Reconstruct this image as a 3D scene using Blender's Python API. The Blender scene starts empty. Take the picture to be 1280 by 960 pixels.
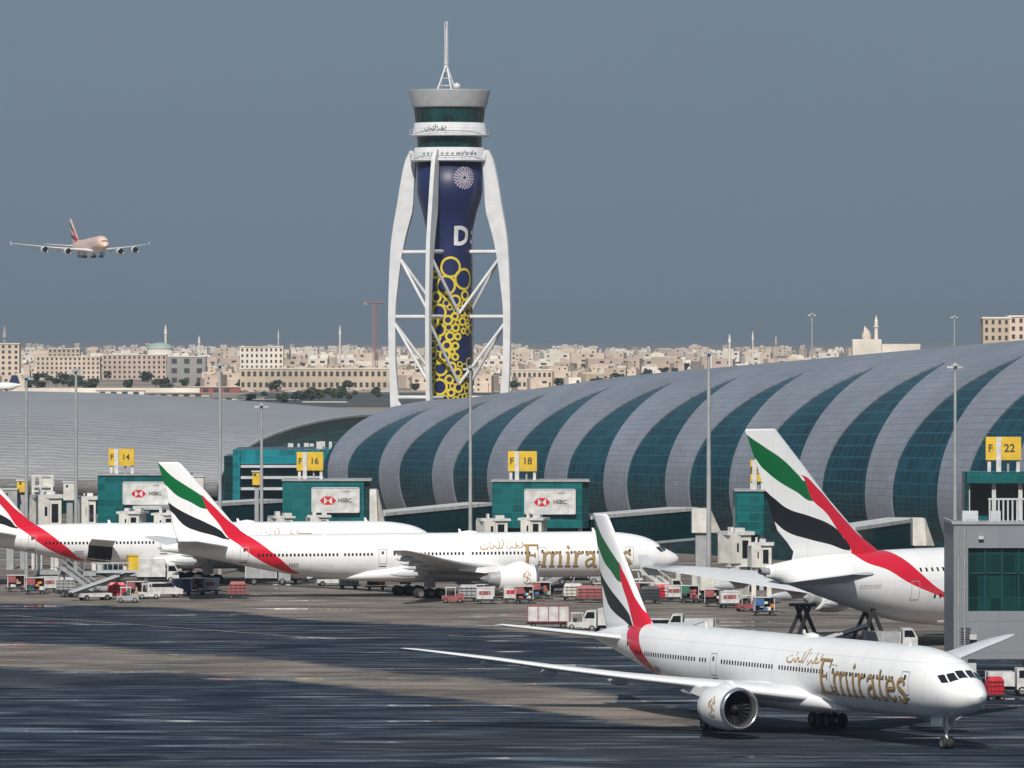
import bpy, bmesh, math, random
import numpy as np
from mathutils import Vector, Matrix
R = math.radians
random.seed(7)
S = bpy.context.scene
COL = S.collection
# ------------------------------------------------------------------ camera
FPX, Y0, H = 7900.0, 424.0, 35.0
cam_d = bpy.data.cameras.new('camera'); cam = bpy.data.objects.new('camera', cam_d); COL.objects.link(cam)
cam.location = (0, 0, H); cam.rotation_euler = (R(90), 0, 0)
cam_d.sensor_width = 36; cam_d.lens = FPX / 1280 * 36
cam_d.shift_y = (Y0 - 480) / 1280
cam_d.clip_start = 5; cam_d.clip_end = 90000
S.camera = cam
# ------------------------------------------------------------------ world, sun, exposure
SUN_AZ, SUN_EL = -173.0, 40.0        # degrees from +Y, clockwise; the sun is behind the camera, to the left
w = bpy.data.worlds.new('World'); S.world = w; w.use_nodes = True
nt = w.node_tree; nt.nodes.clear()
out = nt.nodes.new('ShaderNodeOutputWorld'); bg = nt.nodes.new('ShaderNodeBackground')
sky = nt.nodes.new('ShaderNodeTexSky'); sky.sky_type = 'NISHITA'; sky.sun_disc = False
sky.sun_elevation = R(SUN_EL); sky.sun_rotation = R(SUN_AZ); sky.dust_density = 3; sky.air_density = 1.2
veil = nt.nodes.new('ShaderNodeRGB'); veil.outputs[0].default_value = (1.66, 2.30, 3.04, 1)   # grey-blue overcast veil
tc = nt.nodes.new('ShaderNodeTexCoord'); mp = nt.nodes.new('ShaderNodeMapping'); mp.inputs['Scale'].default_value = (6, 6, 30)
ns = nt.nodes.new('ShaderNodeTexNoise'); ns.inputs['Scale'].default_value = 1.0; ns.inputs['Detail'].default_value = 3
rmp = nt.nodes.new('ShaderNodeMapRange'); rmp.inputs[3].default_value = 0.96; rmp.inputs[4].default_value = 1.04
vm = nt.nodes.new('ShaderNodeVectorMath'); vm.operation = 'SCALE'
mix = nt.nodes.new('ShaderNodeMix'); mix.data_type = 'RGBA'; mix.inputs[0].default_value = 0.93
nt.links.new(tc.outputs['Generated'], mp.inputs[0]); nt.links.new(mp.outputs[0], ns.inputs[0])
nt.links.new(ns.outputs[0], rmp.inputs[0]); nt.links.new(rmp.outputs[0], vm.inputs['Scale']); nt.links.new(veil.outputs[0], vm.inputs[0])
nt.links.new(sky.outputs[0], mix.inputs[6]); nt.links.new(vm.outputs[0], mix.inputs[7])
nt.links.new(mix.outputs[2], bg.inputs[0]); bg.inputs[1].default_value = 0.1
nt.links.new(bg.outputs[0], out.inputs[0])
sd = bpy.data.lights.new('sun', 'SUN'); sun = bpy.data.objects.new('sun', sd); COL.objects.link(sun)
sd.energy = 4.4; sd.angle = R(0.6); sd.color = (1, 0.95, 0.88)
sv = Vector((math.sin(R(SUN_AZ)) * math.cos(R(SUN_EL)), math.cos(R(SUN_AZ)) * math.cos(R(SUN_EL)), math.sin(R(SUN_EL))))
sun.rotation_euler = sv.to_track_quat('Z', 'Y').to_euler()
S.view_settings.view_transform = 'Standard'; S.view_settings.look = 'None'; S.view_settings.gamma = 1
S.view_settings.exposure = 0.0
S.cycles.max_bounces = 6; S.cycles.volume_bounces = 0

# ------------------------------------------------------------------ helpers
def W(px, py, d):
    """point seen at photo pixel (px,py) standing at distance d"""
    return Vector(((px - 640) / FPX * d, d, H - (py - Y0) / FPX * d))
def G(px, py):
    d = H * FPX / (py - Y0)
    return Vector(((px - 640) / FPX * d, d, 0))
def tag(o, label=None, cat=None, group=None, kind=None):
    if label: o['label'] = label
    if cat: o['category'] = cat
    if group: o['group'] = group
    if kind: o['kind'] = kind
    return o
def empty(name, loc, label, cat, rz=0.0, group=None, scale=1.0):
    o = bpy.data.objects.new(name, None); COL.objects.link(o)
    o.location = loc; o.rotation_euler = (0, 0, rz); o.scale = (scale,) * 3; o.empty_display_size = 0.5
    return tag(o, label, cat, group)
def copy_tree(o, parent=None):
    c = o.copy(); COL.objects.link(c)
    if parent: c.parent = parent
    for ch in list(o.children): copy_tree(ch, c)
    return c
class MB:
    def __init__(self): self.v = []; self.f = []; self.m = []; self.s = []; self.uv = {}
    def add(self, vs, fs, mi=0, smooth=False, uvs=None):
        b = len(self.v); self.v += [tuple(p) for p in vs]
        if uvs:
            for i, q in enumerate(uvs): self.uv[b + i] = q
        for f in fs: self.f.append(tuple(i + b for i in f)); self.m.append(mi); self.s.append(smooth)
        return self
    def box(self, c, s, mi=0, rz=0.0, M=None, taper=1.0):
        x, y, z = s[0] / 2, s[1] / 2, s[2] / 2
        vs = []
        for dz in (-1, 1):
            k = taper if dz == 1 else 1
            for dx, dy in ((-1, -1), (1, -1), (1, 1), (-1, 1)): vs.append(Vector((dx * x * k, dy * y * k, dz * z)))
        if M is None: M = Matrix.Rotation(rz, 4, 'Z')
        vs = [M @ p + Vector(c) for p in vs]
        return self.add(vs, [(0, 3, 2, 1), (4, 5, 6, 7), (0, 1, 5, 4), (1, 2, 6, 5), (2, 3, 7, 6), (3, 0, 4, 7)], mi)
    def tube(self, a, b, r, r2=None, n=8, mi=0, caps=True, smooth=True):
        a, b = Vector(a), Vector(b); r2 = r if r2 is None else r2
        d = (b - a).normalized(); u = d.orthogonal().normalized(); q = d.cross(u)
        vs = []
        for p, rr in ((a, r), (b, r2)):
            for i in range(n):
                t = 2 * math.pi * i / n; vs.append(p + (u * math.cos(t) + q * math.sin(t)) * rr)
        self.add(vs, [(i, (i + 1) % n, n + (i + 1) % n, n + i) for i in range(n)], mi, smooth)
        if caps: self.add(vs, [tuple(range(n))[::-1], tuple(range(n, 2 * n))], mi)
        return self
    def bar(self, a, b, wd, ht, mi=0, up=(0, 0, 1)):
        a, b = Vector(a), Vector(b); d = (b - a).normalized(); s = d.cross(Vector(up)).normalized(); u = s.cross(d)
        vs = [p + s * (i * wd / 2) + u * (j * ht / 2) for p in (a, b) for i, j in ((-1, -1), (1, -1), (1, 1), (-1, 1))]
        return self.add(vs, [(0, 1, 2, 3), (7, 6, 5, 4), (0, 4, 5, 1), (1, 5, 6, 2), (2, 6, 7, 3), (3, 7, 4, 0)], mi)
    def lathe(self, prof, c=(0, 0, 0), n=32, mi=0, axis='Z', smooth=True):
        """prof: (h, r[, mat]) along the axis"""
        c = Vector(c); vs = []
        for p in prof:
            for i in range(n):
                t = 2 * math.pi * i / n; a, b = p[1] * math.cos(t), p[1] * math.sin(t)
                vs.append(c + (Vector((a, b, p[0])) if axis == 'Z' else (Vector((p[0], a, b)) if axis == 'X' else Vector((a, p[0], b)))))
        for k in range(len(prof) - 1):
            m = prof[k][2] if len(prof[k]) > 2 else mi
            self.add([], [])
            b = 0
        base = len(self.v); self.v += [tuple(p) for p in vs]
        for k in range(len(prof) - 1):
            m = prof[k][2] if len(prof[k]) > 2 else mi
            for i in range(n):
                j = (i + 1) % n
                self.f.append((base + k * n + i, base + k * n + j, base + (k + 1) * n + j, base + (k + 1) * n + i)); self.m.append(m); self.s.append(smooth)
        return self
    def loft(self, secs, mi=0, smooth=True, closed=True, caps=True):
        n = len(secs[0]); base = len(self.v)
        for s in secs: self.v += [tuple(p) for p in s]
        rng = range(n if closed else n - 1)
        for k in range(len(secs) - 1):
            for i in rng:
                j = (i + 1) % n
                self.f.append((base + k * n + i, base + k * n + j, base + (k + 1) * n + j, base + (k + 1) * n + i)); self.m.append(mi); self.s.append(smooth)
        if caps and closed:
            self.f.append(tuple(base + i for i in range(n))[::-1]); self.m.append(mi); self.s.append(False)
            e = base + (len(secs) - 1) * n
            self.f.append(tuple(e + i for i in range(n))); self.m.append(mi); self.s.append(False)
        return self
    def build(self, name, mats, parent=None, loc=None, fixn=True, label=None):
        me = bpy.data.meshes.new(name); me.from_pydata(self.v, [], self.f)
        mats = mats if isinstance(mats, (list, tuple)) else [mats]
        for m in mats: me.materials.append(m)
        me.polygons.foreach_set('material_index', self.m); me.polygons.foreach_set('use_smooth', self.s)
        if self.uv:
            ul = me.uv_layers.new(name='UVMap')
            for l in me.loops: ul.data[l.index].uv = self.uv.get(l.vertex_index, (0, 0))
        if fixn:
            bm = bmesh.new(); bm.from_mesh(me); bmesh.ops.recalc_face_normals(bm, faces=bm.faces); bm.to_mesh(me); bm.free()
        me.update()
        o = bpy.data.objects.new(name, me); COL.objects.link(o)
        if parent: o.parent = parent
        if loc is not None: o.location = loc
        if label: o['label'] = label
        return o
def smooth_pts(pts, n=5):
    if len(pts) < 3: return pts
    P = [pts[0]] + list(pts) + [pts[-1]]; o = []
    for i in range(1, len(P) - 2):
        p0, p1, p2, p3 = [np.array(q, float) for q in P[i - 1:i + 3]]
        for k in range(n):
            t = k / n
            o.append(tuple(.5 * (2 * p1 + (p2 - p0) * t + (2 * p0 - 5 * p1 + 4 * p2 - p3) * t * t + (3 * p1 - p0 - 3 * p2 + p3) * t ** 3)))
    o.append(tuple(pts[-1])); return o
def ribbon(mb, pts, wd, mapper, off, mi=0, sm=True, closed=False):
    """flat stroke of width wd along a 2-D polyline laid on a surface by mapper(u, v, off)"""
    p = [np.array(q, float) for q in (smooth_pts(pts) if sm else pts)]
    q = []
    for i in range(len(p) - 1):                                   # subdivide long pieces so that they follow the surface
        k = max(1, int(np.linalg.norm(p[i + 1] - p[i]) / 0.5)); q += [p[i] + (p[i + 1] - p[i]) * j / k for j in range(k)]
    q.append(p[-1]); p = q; n = len(p); vs = []
    for i in range(n):
        if closed: t = p[(i + 1) % (n - 1)] - p[(i - 1) % (n - 1)]
        else: t = p[min(i + 1, n - 1)] - p[max(i - 1, 0)]
        t = t / (np.linalg.norm(t) + 1e-9); nn = np.array([-t[1], t[0]])
        ww = wd if not callable(wd) else wd(i / (n - 1))
        for s in (-1, 0, 1): vs.append(mapper(*(p[i] + nn * s * ww / 2), off))
    mb.add(vs, [(3 * i + k, 3 * i + 1 + k, 3 * i + 4 + k, 3 * i + 3 + k) for i in range(n - 1) for k in (0, 1)], mi)
def patch(mb, quad, mapper, off, mi=0, nu=4, nv=4):
    a, b, c, d = [np.array(q, float) for q in quad]; vs = []
    for j in range(nv + 1):
        for i in range(nu + 1):
            s, t = i / nu, j / nv; q = (a * (1 - s) + b * s) * (1 - t) + (d * (1 - s) + c * s) * t; vs.append(mapper(q[0], q[1], off))
    mb.add(vs, [(j * (nu + 1) + i, j * (nu + 1) + i + 1, (j + 1) * (nu + 1) + i + 1, (j + 1) * (nu + 1) + i) for j in range(nv) for i in range(nu)], mi)

# ------------------------------------------------------------------ materials
def srgb(r, g, b):
    f = lambda c: (c / 255 / 12.92) if c / 255 <= .04045 else ((c / 255 + .055) / 1.055) ** 2.4
    return (f(r), f(g), f(b))
def mat(name, col, rough=.6, metal=0.0, var=.12, vscale=.5, bump=0.0, spec=.5, coat=0.0, stretch=(1, 1, 1)):
    m = bpy.data.materials.new(name); m.use_nodes = True; t = m.node_tree; b = t.nodes['Principled BSDF']
    b.inputs['Roughness'].default_value = rough; b.inputs['Metallic'].default_value = metal
    b.inputs['Specular IOR Level'].default_value = spec; b.inputs['Coat Weight'].default_value = coat; b.inputs['Coat Roughness'].default_value = .08
    c = t.nodes.new('ShaderNodeTexCoord'); mp = t.nodes.new('ShaderNodeMapping'); mp.inputs['Scale'].default_value = stretch
    n = t.nodes.new('ShaderNodeTexNoise'); n.inputs['Scale'].default_value = vscale; n.inputs['Detail'].default_value = 6
    r = t.nodes.new('ShaderNodeMapRange'); r.inputs[1].default_value = .3; r.inputs[2].default_value = .7
    r.inputs[3].default_value = 1 - var; r.inputs[4].default_value = 1 + var * .6
    v = t.nodes.new('ShaderNodeVectorMath'); v.operation = 'SCALE'; v.inputs[0].default_value = col
    t.links.new(c.outputs['Object'], mp.inputs[0]); t.links.new(mp.outputs[0], n.inputs[0]); t.links.new(n.outputs[0], r.inputs[0])
    t.links.new(r.outputs[0], v.inputs['Scale']); t.links.new(v.outputs[0], b.inputs['Base Color'])
    if bump:
        bp = t.nodes.new('ShaderNodeBump'); bp.inputs['Strength'].default_value = bump; t.links.new(n.outputs[0], bp.inputs['Height']); t.links.new(bp.outputs[0], b.inputs['Normal'])
    return m
def mth(t, op, a, b=None, c=None):
    n = t.nodes.new('ShaderNodeMath'); n.operation = op
    for i, x in enumerate((a, b, c)):
        if x is None: continue
        if isinstance(x, (int, float)): n.inputs[i].default_value = x
        else: t.links.new(x, n.inputs[i])
    return n.outputs[0]
def grid_mat(name, col, line, su, sv, lw=.08, rough=.3, metal=0.0, spec=.5, var=.25, line2=None, panel_var=.2):
    """surface with panel joints / mullions drawn on its UVs (metres)"""
    m = mat(name, col, rough, metal, var, .08, spec=spec); t = m.node_tree; b = t.nodes['Principled BSDF']
    uv = t.nodes.new('ShaderNodeUVMap'); sp = t.nodes.new('ShaderNodeSeparateXYZ'); t.links.new(uv.outputs[0], sp.inputs[0])
    fu = mth(t, 'FRACT', mth(t, 'DIVIDE', sp.outputs[0], su)); fv = mth(t, 'FRACT', mth(t, 'DIVIDE', sp.outputs[1], sv))
    ln = mth(t, 'MAXIMUM', mth(t, 'MULTIPLY', mth(t, 'LESS_THAN', fu, lw / su), .55), mth(t, 'LESS_THAN', fv, lw / sv))
    cell = t.nodes.new('ShaderNodeCombineXYZ'); t.links.new(mth(t, 'FLOOR', mth(t, 'DIVIDE', sp.outputs[0], su)), cell.inputs[0]); t.links.new(mth(t, 'FLOOR', mth(t, 'DIVIDE', sp.outputs[1], sv)), cell.inputs[1])
    wn = t.nodes.new('ShaderNodeTexWhiteNoise'); t.links.new(cell.outputs[0], wn.inputs[0])
    old = b.inputs['Base Color'].links[0].from_socket
    v2 = t.nodes.new('ShaderNodeVectorMath'); v2.operation = 'SCALE'; t.links.new(old, v2.inputs[0])
    t.links.new(mth(t, 'ADD', mth(t, 'MULTIPLY', wn.outputs[0], panel_var), 1 - panel_var / 2), v2.inputs['Scale'])
    mx = t.nodes.new('ShaderNodeMix'); mx.data_type = 'RGBA'; t.links.new(ln, mx.inputs[0]); t.links.new(v2.outputs[0], mx.inputs[6]); mx.inputs[7].default_value = (*line, 1)
    t.links.new(mx.outputs[2], b.inputs['Base Color'])
    return m
M_ = {}
M_['white'] = mat('white_aircraft_paint', (.82, .82, .82), .3, var=.09, vscale=.35, coat=.3)
M_['wing'] = mat('wing_grey_paint', (.52, .54, .56), .35, var=.08, vscale=.6)
M_['wing_top'] = mat('wing_pale_paint', (.68, .69, .70), .32, var=.06, vscale=.6)
M_['metal'] = mat('polished_metal_lip', (.62, .63, .65), .22, metal=.9, var=.05)
M_['dark'] = mat('dark_metal', (.03, .032, .035), .5, var=.2, vscale=2)
M_['hub'] = mat('dusty_wheel_hub', (.13, .13, .13), .6, var=.2)
M_['black'] = mat('black_rubber', (.015, .015, .016), .7, var=.3, vscale=3)
M_['glass_dark'] = mat('dark_window_glass', (.012, .015, .02), .08, var=.1)
M_['gold'] = mat('gold_lettering_paint', srgb(172, 140, 92), .4, var=.1)
M_['gold_edge'] = mat('brown_lettering_outline', srgb(128, 104, 74), .4, var=.1)
M_['line'] = mat('grey_panel_line', (.33, .34, .35), .5)
M_['red'] = mat('red_paint', (.55, .012, .03), .4, var=.15)
M_['dullred'] = mat('faded_red_paint', (.30, .08, .08), .6, var=.3, vscale=1)
M_['truck_white'] = mat('white_vehicle_paint', (.58, .575, .56), .45, var=.3, vscale=1)
M_['cream'] = mat('cream_bridge_paint', (.62, .60, .55), .55, var=.25, vscale=.7)
M_['grey'] = mat('grey_steel', (.32, .33, .34), .5, var=.2, vscale=1)
M_['mast'] = mat('galvanised_mast', (.33, .345, .35), .55, var=.25, vscale=.3)
M_['lightgrey'] = mat('light_grey_steel', (.5, .52, .54), .5, var=.12, vscale=.5)
M_['yellow'] = mat('yellow_sign_paint', (.66, .43, .03), .5, var=.2, vscale=.8)
M_['text'] = mat('black_lettering', (.06, .05, .04), .5)
M_['blue'] = mat('blue_vehicle_paint', (.05, .14, .3), .5, var=.2)
M_['green'] = mat('green_container_paint', (.03, .16, .11), .5, var=.2)
M_['orange'] = mat('safety_orange', (.6, .25, .05), .5)

# ------------------------------------------------------------------ ground
M_['sand'] = mat('sandy_ground', (.30, .25, .20), .9, var=.35, vscale=.004, spec=.1)
edge = [(-500, 752), (-200, 753), (0, 756), (150, 758), (260, 763), (400, 776), (520, 781), (640, 789), (720, 797), (850, 800), (1000, 806), (1200, 820), (1500, 822)]
up_ = [(-300, 780), (0, 803), (100, 806), (200, 816), (320, 822), (460, 838), (640, 854), (760, 868), (860, 888), (905, 903)]
lo_ = [(-300, 815), (0, 836), (100, 840), (200, 842), (320, 848), (460, 862), (640, 884), (780, 903), (860, 911), (905, 914)]
def tarmac():
    m = bpy.data.materials.new('wet_and_dry_tarmac'); m.use_nodes = True; t = m.node_tree; b = t.nodes['Principled BSDF']; b.inputs['Specular IOR Level'].default_value = .07
    c = t.nodes.new('ShaderNodeTexCoord'); sp = t.nodes.new('ShaderNodeSeparateXYZ'); t.links.new(c.outputs['Object'], sp.inputs[0]); X, Y = sp.outputs[0], sp.outputs[1]
    def noise(sc, det=3, sx=1, sy=1, dist=0, rot=0, off=0, rough=.5):
        mp = t.nodes.new('ShaderNodeMapping'); mp.inputs['Scale'].default_value = (sx, sy, 1); mp.inputs['Rotation'].default_value = (0, 0, rot); mp.inputs['Location'].default_value = (off, off, 0)
        n = t.nodes.new('ShaderNodeTexNoise'); n.inputs['Scale'].default_value = sc; n.inputs['Detail'].default_value = det; n.inputs['Distortion'].default_value = dist; n.inputs['Roughness'].default_value = rough
        t.links.new(c.outputs['Object'], mp.inputs[0]); t.links.new(mp.outputs[0], n.inputs[0]); return n.outputs[0]
    def rng(x, a, b_, lo=0, hi=1):
        n = t.nodes.new('ShaderNodeMapRange'); n.inputs[1].default_value = a; n.inputs[2].default_value = b_; n.inputs[3].default_value = lo; n.inputs[4].default_value = hi; t.links.new(x, n.inputs[0]); return n.outputs[0]
    def curve(pts):
        n = t.nodes.new('ShaderNodeFloatCurve'); cm = n.mapping; cv_ = cm.curves[0]; P = sorted([((G(*q).x + 400) / 800, G(*q).y / 1200) for q in pts]); P = [q for q in P if 0.0 < q[0] < 1.0]
        P = [(0.0, P[0][1])] + P + [(1.0, P[-1][1])]
        while len(cv_.points) < len(P): cv_.points.new(.5, .5)
        for q, (a_, d_) in zip(cv_.points, P): q.location = (a_, d_); q.handle_type = 'AUTO_CLAMPED'
        cm.update(); t.links.new(mth(t, 'DIVIDE', mth(t, 'ADD', X, 400), 800), n.inputs['Value']); return mth(t, 'MULTIPLY', n.outputs[0], 1200)
    def mixc(f, a_, b_):
        x = t.nodes.new('ShaderNodeMix'); x.data_type = 'RGBA'; t.links.new(f, x.inputs[0])
        for i, q in ((6, a_), (7, b_)):
            if isinstance(q, tuple): x.inputs[i].default_value = (*q, 1)
            else: t.links.new(q, x.inputs[i])
        return x.outputs[2]
    sub = lambda a_, b_: mth(t, 'SUBTRACT', a_, b_)
    wob = mth(t, 'ADD', mth(t, 'MULTIPLY', sub(noise(.05, 3, 1, 1.5), .5), 14), mth(t, 'MULTIPLY', sub(noise(.4, 4, 1, 2), .5), 16))
    Yw = mth(t, 'ADD', Y, wob)
    ap = rng(sub(Yw, curve(edge)), -2, 3)
    st = mth(t, 'MULTIPLY', mth(t, 'MULTIPLY', rng(sub(curve(up_), Yw), -3, 4), rng(sub(Yw, curve(lo_)), -2, 3)), rng(sub(mth(t, 'ADD', X, mth(t, 'MULTIPLY', wob, .5)), 18.5), 3, -3))
    conc = mth(t, 'MAXIMUM', ap, st)
    soft = noise(.055, 3, 1, 1.5, .3, .1); band = noise(.10, 2, .55, 1.6, .2, -.10, 7); band2 = noise(.22, 2, .5, 1.8, .2, -.06, 31); grain = noise(1.6, 4, 1, 1, 0, 0, 3, .7); big = noise(.014, 3, 1, 1, 0, 0, 11)
    bsum = mth(t, 'ADD', mth(t, 'MULTIPLY', band, .6), mth(t, 'MULTIPLY', band2, .4))
    asp = mixc(rng(bsum, .38, .60), (.006, .013, .026), (.032, .044, .062))
    asp = mixc(mth(t, 'MULTIPLY', rng(band2, .54, .66), .6), asp, (.085, .098, .12))
    band3 = noise(.34, 3, .22, 1.0, .2, -.08, 91)
    asp = mixc(mth(t, 'MULTIPLY', rng(band3, .54, .66), .75), asp, (.10, .118, .14)); asp = mixc(mth(t, 'MULTIPLY', rng(band3, .44, .36), .8), asp, (.003, .006, .012)); asp = mixc(mth(t, 'MULTIPLY', rng(band2, .68, .76), .6), asp, (.20, .20, .20))
    asp = mixc(mth(t, 'MULTIPLY', rng(big, .54, .64), .35), asp, (.05, .05, .052))
    cc = mixc(rng(soft, .38, .62), (.13, .113, .10), (.25, .215, .185)); cc = mixc(mth(t, 'MULTIPLY', rng(band2, .56, .66), .5), cc, (.34, .305, .27)); cc = mixc(mth(t, 'MULTIPLY', rng(band, .40, .33), .6), cc, (.045, .048, .055)); cc = mixc(mth(t, 'MULTIPLY', rng(band3, .46, .36), .6), cc, (.06, .055, .055)); cc = mixc(mth(t, 'MULTIPLY', rng(band3, .60, .68), .5), cc, (.38, .34, .30))
    # slab joints, square to the gates
    rot = t.nodes.new('ShaderNodeVectorRotate'); rot.rotation_type = 'Z_AXIS'; rot.inputs['Angle'].default_value = R(26); t.links.new(c.outputs['Object'], rot.inputs[0]); s2 = t.nodes.new('ShaderNodeSeparateXYZ'); t.links.new(rot.outputs[0], s2.inputs[0])
    j = mth(t, 'MAXIMUM', mth(t, 'LESS_THAN', mth(t, 'FRACT', mth(t, 'DIVIDE', s2.outputs[0], 7.5)), .03), mth(t, 'LESS_THAN', mth(t, 'FRACT', mth(t, 'DIVIDE', s2.outputs[1], 7.5)), .03))
    cc = mixc(mth(t, 'MULTIPLY', j, .5), cc, (.05, .045, .04))
    # tyre marks along the taxiway direction
    s3 = t.nodes.new('ShaderNodeVectorRotate'); s3.rotation_type = 'Z_AXIS'; s3.inputs['Angle'].default_value = R(62); t.links.new(c.outputs['Object'], s3.inputs[0]); s4 = t.nodes.new('ShaderNodeSeparateXYZ'); t.links.new(s3.outputs[0], s4.inputs[0])
    cb = t.nodes.new('ShaderNodeCombineXYZ'); t.links.new(mth(t, 'MULTIPLY', s4.outputs[0], .006), cb.inputs[0]); t.links.new(mth(t, 'MULTIPLY', s4.outputs[1], .5), cb.inputs[1]); tn = t.nodes.new('ShaderNodeTexNoise'); tn.inputs['Scale'].default_value = 1; tn.inputs['Detail'].default_value = 3; t.links.new(cb.outputs[0], tn.inputs[0])
    col = mixc(conc, asp, cc); col = mixc(mth(t, 'MULTIPLY', rng(tn.outputs[0], .58, .70), .35), col, (.02, .02, .022))
    v = t.nodes.new('ShaderNodeVectorMath'); v.operation = 'SCALE'; t.links.new(col, v.inputs[0]); t.links.new(rng(grain, .3, .7, .8, 1.2), v.inputs['Scale']); t.links.new(v.outputs[0], b.inputs['Base Color'])
    pud = rng(mth(t, 'ADD', mth(t, 'MULTIPLY', noise(.09, 3, .45, 1.8, .3, .05, 53, .55), .6), mth(t, 'MULTIPLY', band, .4)), .385, .45)
    base = mixc(conc, (.80, .80, .80), (.88, .88, .88)); sr = t.nodes.new('ShaderNodeSeparateColor'); t.links.new(base, sr.inputs[0])
    t.links.new(mth(t, 'ADD', mth(t, 'MULTIPLY', pud, sub(sr.outputs[0], .05)), .05), b.inputs['Roughness'])
    bp = t.nodes.new('ShaderNodeBump'); bp.inputs['Strength'].default_value = .15; bp.inputs['Distance'].default_value = .03; t.links.new(mth(t, 'MULTIPLY', grain, pud), bp.inputs['Height']); t.links.new(bp.outputs[0], b.inputs['Normal'])
    return m
M_['tarmac'] = tarmac()
g = MB(); g.add([(-40000, -2000, 0), (40000, -2000, 0), (40000, 60000, 0), (-40000, 60000, 0)], [(0, 1, 2, 3)])
tag(g.build('ground', M_['sand'], fixn=False), kind='structure')
def sheet(name, pts, z, m):
    b = MB(); b.add([(p[0], p[1], z) for p in pts], [tuple(range(len(pts)))])
    return tag(b.build(name, m, fixn=False), kind='structure')
sheet('apron', [(-400, 150), (400, 150), (400, 1350), (-400, 1350)], .03, M_['tarmac'])
# painted markings
def paint_line(name, a, b, wd, col=(.45, .42, .36)):
    m = M_.setdefault('paint', mat('worn_marking_paint', (.42, .38, .30), .6, var=.5, vscale=.3))
    A, B = G(*a), G(*b); t = (B - A).normalized(); n = Vector((-t.y, t.x, 0)) * wd / 2
    q = MB(); q.add([A - n, B - n, B + n, A + n], [(0, 1, 2, 3)]); o = q.build(name, m, loc=(0, 0, .075), fixn=False); tag(o, kind='structure')
paint_line('road_marking', (0, 769), (420, 800), .35); paint_line('road_marking', (560, 795), (900, 812), .35)
paint_line('road_marking', (-50, 745), (640, 770), .3); paint_line('road_marking', (640, 770), (900, 775), .3)

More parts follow.
